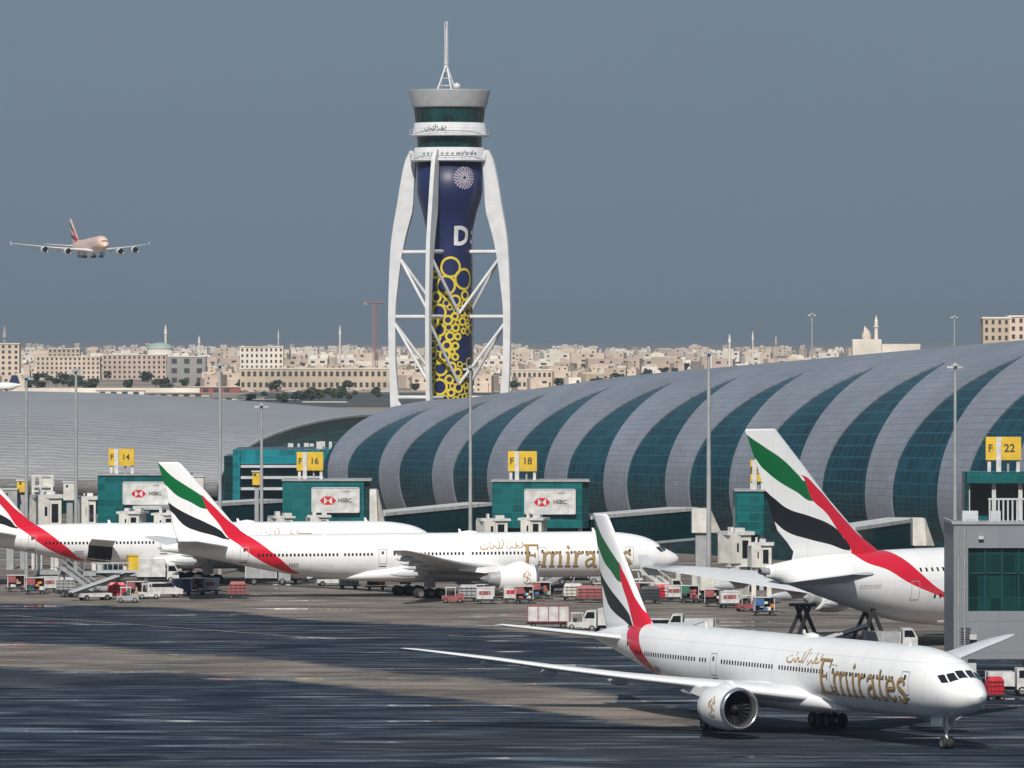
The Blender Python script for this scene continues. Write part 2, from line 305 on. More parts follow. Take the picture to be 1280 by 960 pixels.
# ------------------------------------------------------------------ livery material
def livery(name, gu, gl, bu, bl, rl, ru, x0, x1, body=(.84, .84, .84)):
    m = mat(name, body, .28, var=.05, vscale=.35, coat=.3); t = m.node_tree; b = t.nodes['Principled BSDF']
    c = t.nodes.new('ShaderNodeTexCoord'); sp = t.nodes.new('ShaderNodeSeparateXYZ'); t.links.new(c.outputs['Object'], sp.inputs[0])
    xb = mth(t, 'MULTIPLY', sp.outputs[0], -1.0); z = sp.outputs[2]
    u = mth(t, 'DIVIDE', mth(t, 'SUBTRACT', xb, x0), x1 - x0); ZM = 30.0
    def curve(pts):
        n = t.nodes.new('ShaderNodeFloatCurve'); cm = n.mapping; cv = cm.curves[0]
        pts = sorted(pts); P = [((x - x0) / (x1 - x0), y / ZM) for x, y in pts]
        P = [(0.0, P[0][1])] * (P[0][0] > .002) + P + [(1.0, P[-1][1])] * (P[-1][0] < .998)
        while len(cv.points) < len(P): cv.points.new(.5, .5)
        for q, (a, d) in zip(cv.points, P): q.location = (a, d); q.handle_type = 'AUTO_CLAMPED'
        cm.update(); t.links.new(u, n.inputs['Value']); return mth(t, 'MULTIPLY', n.outputs[0], ZM)
    GU, GL, BU, BL, RL, RU = [curve(p) for p in (gu, gl, bu, bl, rl, ru)]
    inr = lambda p, q: mth(t, 'MULTIPLY', mth(t, 'GREATER_THAN', z, p), mth(t, 'LESS_THAN', z, q))
    xin = lambda a, d: mth(t, 'MULTIPLY', mth(t, 'GREATER_THAN', xb, a), mth(t, 'LESS_THAN', xb, d))
    red = mth(t, 'MULTIPLY', inr(RL, RU), xin(rl[-1][0], rl[0][0]))
    left = mth(t, 'MAXIMUM', mth(t, 'LESS_THAN', z, RL), mth(t, 'GREATER_THAN', xb, rl[0][0]))
    grn = mth(t, 'MULTIPLY', mth(t, 'MULTIPLY', inr(GL, GU), left), mth(t, 'GREATER_THAN', xb, gl[-1][0] - .3))
    blk = mth(t, 'MULTIPLY', mth(t, 'MULTIPLY', inr(BL, BU), left), mth(t, 'GREATER_THAN', xb, bl[-1][0]))
    src = b.inputs['Base Color'].links[0].from_socket
    seam = mth(t, 'LESS_THAN', mth(t, 'FRACT', mth(t, 'DIVIDE', xb, 5.3)), .012); seam2 = mth(t, 'MAXIMUM', mth(t, 'LESS_THAN', mth(t, 'ABSOLUTE', mth(t, 'SUBTRACT', z, 3.9)), .03), mth(t, 'LESS_THAN', mth(t, 'ABSOLUTE', mth(t, 'SUBTRACT', z, 7.4)), .03))
    gv = t.nodes.new('ShaderNodeMix'); gv.data_type = 'RGBA'; t.links.new(mth(t, 'MULTIPLY', mth(t, 'MAXIMUM', seam, seam2), .28), gv.inputs[0]); t.links.new(src, gv.inputs[6]); gv.inputs[7].default_value = (.25, .26, .27, 1); src = gv.outputs[2]
    mp2 = t.nodes.new('ShaderNodeMapping'); mp2.inputs['Scale'].default_value = (1.1, 1, .12); n2 = t.nodes.new('ShaderNodeTexNoise'); n2.inputs['Scale'].default_value = 1.0; n2.inputs['Detail'].default_value = 5; t.links.new(c.outputs['Object'], mp2.inputs[0]); t.links.new(mp2.outputs[0], n2.inputs[0])
    dr = t.nodes.new('ShaderNodeMapRange'); dr.inputs[1].default_value = .52; dr.inputs[2].default_value = .75; dr.inputs[4].default_value = .35; t.links.new(n2.outputs[0], dr.inputs[0])
    gd = t.nodes.new('ShaderNodeMix'); gd.data_type = 'RGBA'; t.links.new(mth(t, 'MULTIPLY', dr.outputs[0], mth(t, 'LESS_THAN', z, 4.6)), gd.inputs[0]); t.links.new(src, gd.inputs[6]); gd.inputs[7].default_value = (.42, .40, .38, 1); src = gd.outputs[2]
    for fac, col in ((grn, (.0, .13, .035)), (blk, (.012, .013, .016)), (red, (.62, .008, .03))):
        mx = t.nodes.new('ShaderNodeMix'); mx.data_type = 'RGBA'; t.links.new(fac, mx.inputs[0]); t.links.new(src, mx.inputs[6]); mx.inputs[7].default_value = (*col, 1); src = mx.outputs[2]
    t.links.new(src, b.inputs['Base Color']); return m
LIV777 = livery('white_paint_with_flag_bands',
    [(74.2, 19.2), (73.1, 18.1), (71.7, 16.7), (69.8, 15.4), (67.6, 14.0), (66.6, 13.2)],
    [(74, 16.9), (73.1, 16.0), (72.2, 15.2), (70.9, 14.0), (69.3, 13.2), (66.8, 12.15)],
    [(74, 14.4), (72.6, 13.6), (71.4, 12.6), (69.3, 11.4), (66.9, 10.3), (64.9, 9.2), (63.8, 8.2)],
    [(74, 13.0), (71.4, 11.6), (70.6, 10.65), (69.8, 9.9), (68.2, 9.2), (66, 8.6), (63.8, 8.0)],
    [(67.8, 14.1), (66.8, 12.15), (65.3, 10.3), (63.8, 8.2), (62.8, 7.4), (61.1, 6.0), (58.2, 4.4), (54.3, 3.3)],
    [(67.8, 14.1), (66.6, 13.2), (65.5, 12.2), (64.2, 10.9), (62.8, 9.8), (61.1, 8.5), (59.3, 7.1), (57.3, 5.5), (54.1, 3.55)], 50, 76)
def cv(L):
    o = []
    for x, y in L:
        z = (35 - (520 + y / 2.909 - 424) / 11.3) / 1.04; sh = 3.1 * math.sqrt(max(0, 1 - ((z - 6.6) / 4.2) ** 2)) * .69 * 1.04 * 11
        o.append((73 - (840 + x / 2.909 - sh - 932) / 8.4, z))
    return o
LIV380 = livery('white_paint_with_large_flag_bands',
    cv([(240, 30), (265, 60), (330, 110), (400, 160), (460, 220), (480, 240)]), cv([(290, 150), (330, 190), (380, 235), (450, 280), (510, 315)]),
    cv([(330, 270), (365, 295), (420, 340), (500, 370), (570, 400), (605, 425), (640, 460)]), cv([(340, 350), (375, 385), (420, 425), (500, 455), (570, 475), (650, 500)]),
    cv([(460, 218), (510, 312), (560, 360), (600, 420), (650, 490), (700, 530), (800, 575), (870, 620), (990, 675), (1250, 790), (1330, 835)]),
    cv([(460, 218), (540, 275), (600, 345), (650, 400), (700, 450), (760, 480), (850, 530), (920, 590), (990, 650), (1250, 800), (1330, 840)]), 30, 76)
LIV380F = livery('pink_expo_paint_with_flag_bands', *[cv(L) for L in (
    [(240, 30), (265, 60), (330, 110), (400, 160), (460, 220), (480, 240)], [(290, 150), (330, 190), (380, 235), (450, 280), (510, 315)],
    [(330, 270), (365, 295), (420, 340), (500, 370), (570, 400), (605, 425), (640, 460)], [(340, 350), (375, 385), (420, 425), (500, 455), (570, 475), (650, 500)],
    [(460, 218), (510, 312), (560, 360), (600, 420), (650, 490), (700, 530), (800, 575)],
    [(460, 218), (540, 275), (600, 345), (650, 400), (700, 450), (760, 480), (800, 505)])], 30, 76, body=(.78, .56, .47))

# ------------------------------------------------------------------ lettering strokes (cap height = 1)
LET = {
 'E': (.72, [([(.14, .0), (.14, 1)], .15), ([(.0, .965), (.62, .965)], .075), ([(.6, .99), (.57, .76)], .06), ([(.14, .52), (.46, .52)], .07), ([(.46, .63), (.46, .41)], .05), ([(.0, .035), (.66, .035)], .08), ([(.62, .02), (.67, .27)], .06)]),
 'm': (1.0, [([(.13, .02), (.13, .62)], .12), ([(.47, .02), (.47, .5)], .12), ([(.82, .02), (.82, .48)], .12), ([(.0, .64), (.16, .64)], .05), ([(.15, .48), (.26, .62), (.4, .62), (.47, .48)], .09), ([(.49, .48), (.6, .62), (.75, .62), (.82, .46)], .09), ([(.02, .025), (.25, .025)], .05), ([(.36, .025), (.59, .025)], .05), ([(.71, .025), (.95, .025)], .05)]),
 'i': (.34, [([(.15, .02), (.15, .64)], .12), ([(.03, .64), (.17, .64)], .05), ([(.03, .025), (.28, .025)], .05), ([(.12, .82), (.2, .9)], .13)]),
 'r': (.5, [([(.14, .02), (.14, .64)], .12), ([(.02, .64), (.16, .64)], .05), ([(.03, .025), (.28, .025)], .05), ([(.16, .44), (.26, .6), (.42, .61)], .1)]),
 'a': (.58, [([(.08, .5), (.18, .62), (.33, .6), (.4, .45), (.4, .12), (.46, .02), (.55, .04)], .11), ([(.4, .37), (.2, .33), (.08, .2), (.13, .05), (.25, .03), (.39, .16)], .09)]),
 't': (.44, [([(.16, .84), (.16, .14), (.23, .03), (.38, .07)], .11), ([(.02, .62), (.36, .62)], .06)]),
 'e': (.56, [([(.1, .34), (.46, .36), (.42, .53), (.28, .62), (.13, .54), (.07, .33), (.13, .12), (.28, .02), (.47, .13)], .1)]),
 's': (.48, [([(.38, .48), (.32, .6), (.19, .62), (.08, .5), (.14, .38), (.31, .27), (.38, .15), (.27, .02), (.13, .02), (.05, .15)], .11)]),
}
def word(mb, text, u0, v0, h, stretch, mapper, off, grow=0.0, shift=(0, 0), mi=0, slant=0.0):
    u = 0.0; k = 0
    for ch in text:
        adv, st = LET[ch]
        for pts, wd in st:
            P = [((u + x + slant * y) * h * stretch + u0 + shift[0], y * h + v0 + shift[1]) for x, y in pts]
            ribbon(mb, P, wd * h * (1 + .0) + grow, mapper, off + .0015 * k, mi, sm=len(P) > 2); k += 1
        u += adv
    return u * h * stretch
ARAB = [  # flowing strokes standing for the arabic airline name, units 0..1 high
 ([(6.2, .9), (6.15, .3), (5.9, .15)], .1), ([(5.9, .18), (5.5, .12), (5.3, .35), (5.5, .5), (5.65, .3)], .1), ([(5.25, .95), (5.2, .15), (4.9, .1)], .1),
 ([(4.9, .1), (4.6, .3), (4.4, .1), (4.1, -.1)], .1), ([(4.0, .9), (3.95, .1)], .1), ([(3.6, .95), (3.2, .1), (2.9, .2)], .1), ([(2.9, .95), (2.85, .2), (2.4, .1)], .1),
 ([(2.4, .12), (2.2, .4), (2.0, .4), (1.95, .1), (1.6, .1)], .1), ([(1.6, .9), (1.55, .1)], .1), ([(1.3, .35), (1.1, .05), (.6, .0), (.2, .15), (.15, .45)], .11),
 ([(.6, .5), (.7, .55)], .09), ([(.8, .55), (.9, .6)], .09), ([(3.3, 1.05), (3.6, 1.2)], .08), ([(5.0, -.2), (5.1, -.15)], .09), ([(2.6, -.2), (2.7, -.15)], .09)]

def pchip(xs, ys):
    xs, ys = np.array(xs, float), np.array(ys, float); h = np.diff(xs); d = np.diff(ys) / h; m = np.zeros_like(ys)
    for i in range(1, len(xs) - 1):
        if d[i - 1] * d[i] > 0:
            w1, w2 = 2 * h[i] + h[i - 1], h[i] + 2 * h[i - 1]; m[i] = (w1 + w2) / (w1 / d[i - 1] + w2 / d[i])
    m[0], m[-1] = d[0], d[-1]
    def f(x):
        x = min(max(x, xs[0]), xs[-1]); i = min(int(np.searchsorted(xs, x, 'right')) - 1, len(xs) - 2); t = (x - xs[i]) / h[i]
        return float((2 * t ** 3 - 3 * t * t + 1) * ys[i] + (t ** 3 - 2 * t * t + t) * h[i] * m[i] + (-2 * t ** 3 + 3 * t * t) * ys[i + 1] + (t ** 3 - t * t) * h[i] * m[i + 1])
    return f
def airfoil(n=12, tc=.12):
    xs = [.5 * (1 - math.cos(math.pi * i / n)) for i in range(n + 1)]
    th = lambda x: tc / .2 * (.2969 * math.sqrt(x) - .126 * x - .3516 * x * x + .2843 * x ** 3 - .1036 * x ** 4)
    return [(x, th(x) * 1.15) for x in xs] + [(x, -th(x) * .8) for x in xs[-2:0:-1]]
def wing_loft(mb, secs, side, tc0=.13, tc1=.10, vertical=False, mi=0, sym=False):
    """secs: (xLE, span, z, chord)"""
    S2 = []
    for k, (x, y, z, c) in enumerate(secs):
        a = airfoil(12, tc0 + (tc1 - tc0) * k / (len(secs) - 1)); s = []
        for u, v in a:
            if vertical:
                v = v if v > 0 else v * 1.15 / .8
                s.append((-(x + u * c), v * c, z))
            else: s.append((-(x + u * c), -side * y, z + v * c))
        S2.append(s)
    mb.loft(S2, mi)
def wheel(parent, x, y, r, wd, name='wheel'):
    b = MB(); b.lathe([(-wd / 2, r * .55), (-wd / 2, r * .9), (-wd * .3, r), (wd * .3, r), (wd / 2, r * .9), (wd / 2, r * .55)], (0, 0, 0), 20, 0, 'Y')
    b.lathe([(-wd / 2 - .001, .01), (-wd / 2 + .02, r * .5), (-wd / 2, r * .56)], (0, 0, 0), 16, 1, 'Y'); b.lathe([(wd / 2 + .001, .01), (wd / 2 - .02, r * .5), (wd / 2, r * .56)], (0, 0, 0), 16, 1, 'Y')
    return b.build(name, [M_['black'], M_['hub']], parent, (x, y, r))

def fan_disc(parent, x, y, z, r):
    b = MB()
    b.lathe([(0.0, .01), (-.05, r)], (x, y, z), 24, 1, 'X')
    n = 22
    for i in range(n):
        a = 2 * math.pi * i / n; e = Vector((0, math.cos(a), math.sin(a))); s = Vector((0, -math.sin(a), math.cos(a))); c = Vector((x, y, z))
        vs = [c + e * .4 + s * .07, c + e * r * .97 + s * .2 + Vector((.05, 0, 0)), c + e * r * .97 - s * .12 + Vector((.3, 0, 0)), c + e * .4 - s * .07 + Vector((.25, 0, 0))]
        b.add(vs, [(0, 1, 2, 3)], 0)
    b.lathe([(.75, .01), (.55, .22), (.2, .38), (.0, .46)], (x, y, z), 20, 0, 'X')
    return b.build('fan', [M_['grey_fan'], M_['dark']], parent)
M_['grey_fan'] = mat('fan_blade_titanium', (.05, .052, .055), .35, metal=.6)

def engine(root, xi, y, z, L, r, wing_z, wx, scale=1.0, logo_side=0):
    c = (-xi, -y, z)
    b = MB(); X = lambda q: -q * L
    b.lathe([(X(.10), r * .80, 1), (X(.02), r * .84, 1), (0.04, r * .90, 1), (X(.02), r * .965, 1), (X(.06), r * 1.0, 0), (X(.3), r * 1.06, 0), (X(.55), r * 1.0, 0), (X(.72), r * .86, 0), (X(.74), r * .82, 0), (X(.73), r * .6, 2)], c, 40, 0, 'X')
    b.lathe([(X(.1), r * .8), (X(.28), r * .84)], c, 40, 2, 'X')
    b.lathe([(X(.70), r * .62), (X(.88), r * .45), (X(.95), r * .36), (X(.94), r * .3), (X(1.08), r * .05)], c, 28, 3, 'X')
    e = b.build('engine', [M_['white'], M_['metal'], M_['dark'], M_['grey']], root)
    fan_disc(e, -xi - L * .2, -y, z, r * .82)
    p = MB(); sec = []
    for q, zt, zb, wd in ((.12, z + r * .98, z + r * .9, .12), (.3, z + r * 1.28, z + r * .8, .28), (.6, wing_z + .1, z + r * .6, .3), (1.0, wing_z - .1, z + r * .4, .3), (1.5, wing_z - .2, wing_z - .5, .1)):
        x = -xi - L * q; sec.append([(x, -y - wd, zb), (x, -y + wd, zb), (x, -y + wd, zt), (x, -y - wd, zt)])
    p.loft(sec, smooth=False); p.build('pylon', M_['white'], root)
    if logo_side:
        def mp(u, v, off):
            a = v / r; rr = r * (1.06 - .1 * abs(u / L - .3)) + off
            return (-(xi + u), -y - math.cos(a) * rr * logo_side, z + math.sin(a) * rr)
        k = MB()
        for i, (pts, wd) in enumerate([([(.9, -.3), (1.3, .1), (1.1, .6), (1.4, .9)], .1), ([(1.5, -.5), (1.3, -.1), (1.7, .2), (1.5, .7)], .12), ([(.9, -.6), (1.4, -.75), (1.9, -.5)], .1), ([(1.8, -.1), (1.9, .3), (1.7, .5)], .1), ([(1.0, .2), (.85, .5)], .09)]):
            ribbon(k, [(u * r * .55 + .4, v * r * .55 + .15) for u, v in pts], wd * r * .6, mp, .03 + .002 * i)
        k.build('engine_emblem', M_['gold'], e, fixn=False)
    return e

def gear_main(root, x, y, zt, axles, r=.67, wd=.5, pitch=1.45, track=1.4):
    g = MB(); g.tube((-x, -y, zt), (-x, -y, r + .15), .28, .2, 12); g.tube((-x - .9, -y, zt - .2), (-x, -y, r + .9), .1, .1); g.tube((-x, -y * .5, zt - .2), (-x, -y, r + 1.1), .12, .12)
    g.bar((-x - pitch * (axles - 1) / 2 - .2, -y, r), (-x + pitch * (axles - 1) / 2 + .2, -y, r), .3, .35)
    g.box((-x - .2, -y + (.75 if y < 0 else -.75), 2.3), (1.6, .08, 1.7))
    o = g.build('landing_gear', M_['grey'], root)
    for i in range(axles):
        xx = -x + (i - (axles - 1) / 2) * pitch
        for s in (-1, 1): wheel(o, xx, -y + s * track / 2, r, wd)
def gear_nose(root, x, zt, r=.53, track=.62):
    g = MB(); g.tube((-x, 0, zt), (-x, 0, r), .16, .11, 12); g.tube((-x, -track / 2, r), (-x, track / 2, r), .09, .09); g.tube((-x - 1.4, 0, zt - .1), (-x, 0, zt * .45), .08, .08)
    g.box((-x + .25, 0, zt * .62), (.12, .5, .3)); g.box((-x + .3, .28, zt * .62), (.1, .22, .22), 1); g.box((-x + .3, -.28, zt * .62), (.1, .22, .22), 1)
    o = g.build('landing_gear', [M_['white'], M_['grey']], root)
    for s in (-1, 1): wheel(o, -x, s * track / 2, r, .4)
    for s in (-1, 1):
        d = MB(); d.box((-x + .4 - 1.0, s * .62, zt - .45), (2.0, .05, 1.0)); d.build('gear_door', M_['white'], root)

def B777(name, X, Y, yaw, label, group, door_open=False):
    root = empty(name, (X, Y, 0), label, 'airliner', R(90 - yaw), group)
    top = pchip([0, .3, 1, 2, 2.5, 3.7, 5, 7, 10, 13, 52, 58, 63, 68, 71, 73], [4.75, 5.25, 5.72, 6.25, 6.5, 7.3, 7.85, 8.3, 8.6, 8.66, 8.66, 8.6, 8.4, 7.95, 7.55, 7.2])
    bot = pchip([0, .3, 1, 2, 3.5, 6, 9, 12, 46, 50, 54, 58, 62, 66, 70, 73], [4.75, 4.25, 3.75, 3.3, 2.95, 2.62, 2.47, 2.45, 2.45, 2.6, 3.05, 3.7, 4.5, 5.3, 6.05, 6.55])
    wid = pchip([0, .3, 1, 2, 3.5, 5, 7, 10, 12, 48, 54, 60, 65, 69, 72, 73], [.01, .6, 1.15, 1.7, 2.25, 2.6, 2.87, 3.07, 3.1, 3.1, 2.95, 2.4, 1.7, 1.0, .45, .22])
    xs = [0, .06, .15, .3, .5, .75, 1, 1.4, 1.8, 2.2, 2.6, 3, 3.6, 4.2, 5, 6, 7, 8.5, 10, 12] + [12 + 2 * i for i in range(1, 19)] + [49 + i for i in range(25)]
    n = 56; secs = []
    for x in xs:
        zc, h, wv = (top(x) + bot(x)) / 2, max((top(x) - bot(x)) / 2, .01), max(wid(x), .01)
        secs.append([(-x, math.cos(2 * math.pi * i / n) * wv, zc + math.sin(2 * math.pi * i / n) * h) for i in range(n)])
    f = MB(); f.loft(secs); f.build('fuselage', LIV777, root)
    def side(sd):
        def mp(x, z, off):
            zc, h, wv = (top(x) + bot(x)) / 2, (top(x) - bot(x)) / 2, wid(x); q = max(-.999, min(.999, (z - zc) / h)); c = math.sqrt(1 - q * q)
            ny, nz = c / wv, q / h; l = math.hypot(ny, nz)
            return (-x, -sd * (wv * c + off * ny / l), z + off * nz / l)
        return mp
    def ang(x, a, off):     # a in degrees from the top, + = starboard
        zc, h, wv = (top(x) + bot(x)) / 2 , (top(x) - bot(x)) / 2, wid(x); a = R(a)
        e = .05; sl = (top(x + e) - top(x - e)) / (2 * e) * math.cos(a) + (wid(x + e) - wid(x - e)) / (2 * e) * abs(math.sin(a))
        nrm = Vector((sl, -math.sin(a), math.cos(a))).normalized() * off
        return tuple(Vector((-x, -math.sin(a) * wv, zc + math.cos(a) * h)) + nrm)
    # cockpit windows, six panes
    for sd in (-1, 1):
        for q in ([(2.05, 3), (2.25, 27), (3.15, 22), (3.0, 3)], [(2.2, 31), (2.6, 52), (3.35, 43), (3.05, 26)], [(2.68, 55), (3.25, 66), (4.0, 57), (3.45, 46)]):
            b = MB(); patch(b, [(x, a * sd) for x, a in q], ang, .025); b.build('cockpit_window', M_['glass_dark'], root, fixn=False)
    # wings
    for sd in (1, -1):
        b = MB(); wing_loft(b, [(23.5, 0, 3.3, 15), (25.6, 3, 3.5, 13.2), (31.6, 10.5, 4.45, 8.2), (35.2, 15, 5.0, 6.6), (38.9, 20, 5.7, 5.1), (42.6, 25, 6.5, 3.9), (45.6, 28.9, 7.05, 2.9), (47.0, 30.6, 7.3, 1.9), (48.0, 31.5, 7.4, .9)], sd)
        wg = b.build('wing', M_['wing_top'], root)
        for (yy, xx, zz, ln) in ((6.5, 38.0, 3.2, 5.0), (13.8, 38.6, 4.3, 4.6), (19.5, 41.5, 5.1, 3.6), (24.5, 44.2, 5.9, 2.8)):
            c = MB(); sc = []
            for q, rr in ((0, .02), (.15, .22), (.5, .32), (.8, .22), (1, .02)):
                sc.append([(-(xx + q * ln), -sd * yy + rr * .7 * math.cos(t * math.pi / 4), zz + .1 + rr * 1.2 * math.sin(t * math.pi / 4)) for t in range(8)])
            c.loft(sc); c.build('flap_fairing', M_['wing'], wg)
        s_ = MB(); wing_loft(s_, [(62.6, 0, 6.9, 8.0), (63.9, 1.4, 7.0, 7.2), (70.4, 10.4, 8.1, 2.7), (71.4, 10.8, 8.15, 1.2)], sd, .10, .09); s_.build('tailplane', M_['wing_top'], root)
        engine(root, 23.6, sd * 10.5, 2.75, 7.2, 1.86, 4.4, 31, logo_side=1 if sd == 1 else -1)
        for x in (8, 20.5, 43, 62):
            dz = 1.95 if x != 62 else 1.7; zc = 5.6 if x < 50 else 6.1
            d = MB(); P = [(x - .55, zc - dz / 2), (x + .55, zc - dz / 2), (x + .55, zc + dz / 2), (x - .55, zc + dz / 2), (x - .55, zc - dz / 2)]
            for a, c_ in zip(P[:-1], P[1:]): ribbon(d, [a, c_], .07, side(sd), .02, 0, False)
            patch(d, [(x - .16, zc + .3), (x + .16, zc + .3), (x + .16, zc + .7), (x - .16, zc + .7)], side(sd), .022, 1, 1, 1)
            ribbon(d, [(x - .5, zc - dz / 2 - .35), (x + .5, zc - dz / 2 - .35)], .12, side(sd), .02, 1, False)
            d.build('cabin_door', [M_['line'], M_['dark']], root, fixn=False)
        for x0, x1 in ((9.8, 19.0), (22.2, 30.6), (31.6, 41.6), (44.4, 60.2)):
            d = MB(); x = x0
            while x < x1:
                if random.random() > .04:
                    if sd == 1: d = MB()
                    patch(d, [(x, 5.72), (x + .27, 5.72), (x + .27, 6.1), (x, 6.1)], side(sd), .012, 0, 1, 1)
                    if sd == 1: d.build('cabin_window', M_['glass_dark'], root, fixn=False)
                x += .535
            if sd == -1: tag(d.build('window_row', M_['glass_dark'], root, fixn=False), kind='stuff')
        # title: starboard reads tail to nose; port reads nose to tail
        mp = side(sd); mpu = (lambda u, v, off: mp(23.1 - u * .97, v, off)) if sd == 1 else (lambda u, v, off: mp(6.8 + u, v, off))
        t1 = MB(); word(t1, 'Emirates', 0.05, 4.0, 3.05, 1.13, mpu, .02, grow=.05, shift=(-.03, -.02)); t1.build('title_outline', M_['gold_edge'], root, fixn=False)  # painted brown outline of the letters, set just behind the gold
        t2 = MB(); word(t2, 'Emirates', 0.0, 4.0, 3.05, 1.13, mpu, .05, grow=-.10); t2.build('title_lettering', M_['gold'], root, fixn=False)
        t3 = MB(); mpa = (lambda u, v, off: mp(29.4 - u, v, off)) if sd == 1 else (lambda u, v, off: mp(23.6 + u, v, off))
        for i, (pts, wd) in enumerate(ARAB): ribbon(t3, [(x * 1.0, 6.45 + y * 1.05) for x, y in pts], wd * 1.3, mpa, .02 + .0015 * i)
        t3.build('arabic_lettering', M_['gold'], root, fixn=False)
        t4 = MB(); x = 57.5
        for i in range(6):
            if i == 2: x -= .3; ribbon(t4, [(x, 4.5), (x - .25, 4.5)], .08, mp, .02, 0, False); x -= .45; continue
            ribbon(t4, [(x, 4.25), (x, 4.75), (x - .25, 4.75), (x - .25, 4.25)], .09, mp, .02 + .001 * i, 0, False); x -= .45
        t4.build('registration_mark', M_['dark'], root, fixn=False)
        gear_main(root, 37.1, sd * 5.5, 3.6, 3)
    # belly fairing
    b = MB(); sc = []
    for x, wv, zb, zt in ((21.5, 1.2, 2.43, 3.0), (24, 2.6, 2.2, 4.0), (28, 3.4, 2.0, 4.7), (34, 3.62, 1.95, 5.0), (40, 3.5, 2.0, 4.6), (45, 2.7, 2.2, 3.9), (48.5, 1.0, 2.46, 3.0)):
        zc, h = (zb + zt) / 2, (zt - zb) / 2; sc.append([(-x, math.copysign(abs(math.cos(t)) ** .8, math.cos(t)) * wv, zc + math.copysign(abs(math.sin(t)) ** .8, math.sin(t)) * h) for t in [2 * math.pi * i / 28 for i in range(28)]])
    b.loft(sc); b.build('belly_fairing', M_['white'], root)
    v = MB(); wing_loft(v, [(60.2, 0, 7.4, 10.4), (60.9, 0, 8.4, 10.0), (62.1, 0, 9.2, 9.2), (63.3, 0, 10.5, 8.2), (66.9, 0, 14.6, 5.4), (70.2, 0, 18.2, 3.2), (70.7, 0, 18.5, 2.7)], 1, .10, .09, vertical=True)
    v.build('tail_fin', LIV777, root)
    c = MB(); c.lathe([(-.5, .05), (0, .16), (.5, .02)], (-73.0, 0, 6.9), 12, 0, 'X'); c.build('exhaust_cone', M_['grey'], root)
    for x, h in ((12, .5), (31, .5), (50, .45)):
        a = MB(); a.add([(-x, -.03, top(x) - .05), (-x - .5, -.03, top(x) - .05), (-x - .55, -.03, top(x) + h), (-x - .3, -.03, top(x) + h), (-x, .03, top(x) - .05), (-x - .5, .03, top(x) - .05), (-x - .55, .03, top(x) + h), (-x - .3, .03, top(x) + h)],
            [(0, 1, 2, 3), (7, 6, 5, 4), (0, 3, 7, 4), (3, 2, 6, 7), (2, 1, 5, 6)]); a.build('antenna', M_['white'], root)
    d = MB(); d.lathe([(-1.3, .01), (-.9, .35), (0, .55), (.9, .35), (1.3, .01)], (-30, 0, 0), 16, 0, 'X')
    o = d.build('satcom_dome', M_['white'], root); o.scale = (1, 1, .6); o.location = (0, 0, top(30) - .02)
    gear_nose(root, 5.9, 2.9)
    if door_open:
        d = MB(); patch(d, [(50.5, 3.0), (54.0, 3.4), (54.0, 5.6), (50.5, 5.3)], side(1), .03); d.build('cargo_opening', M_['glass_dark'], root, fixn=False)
        d = MB(); p = [Vector(side(1)(50.5, 5.35, .05)), Vector(side(1)(54.0, 5.65, .05))]; o_ = Vector((0, -2.2, .9))
        d.add([p[0], p[1], p[1] + o_, p[0] + o_, p[0] + Vector((0, 0, .12)), p[1] + Vector((0, 0, .12)), p[1] + o_ + Vector((0, 0, .12)), p[0] + o_ + Vector((0, 0, .12))], [(0, 1, 2, 3), (4, 7, 6, 5), (0, 4, 5, 1), (1, 5, 6, 2), (2, 6, 7, 3), (3, 7, 4, 0)])
        d.build('cargo_door', M_['white'], root)
    return root

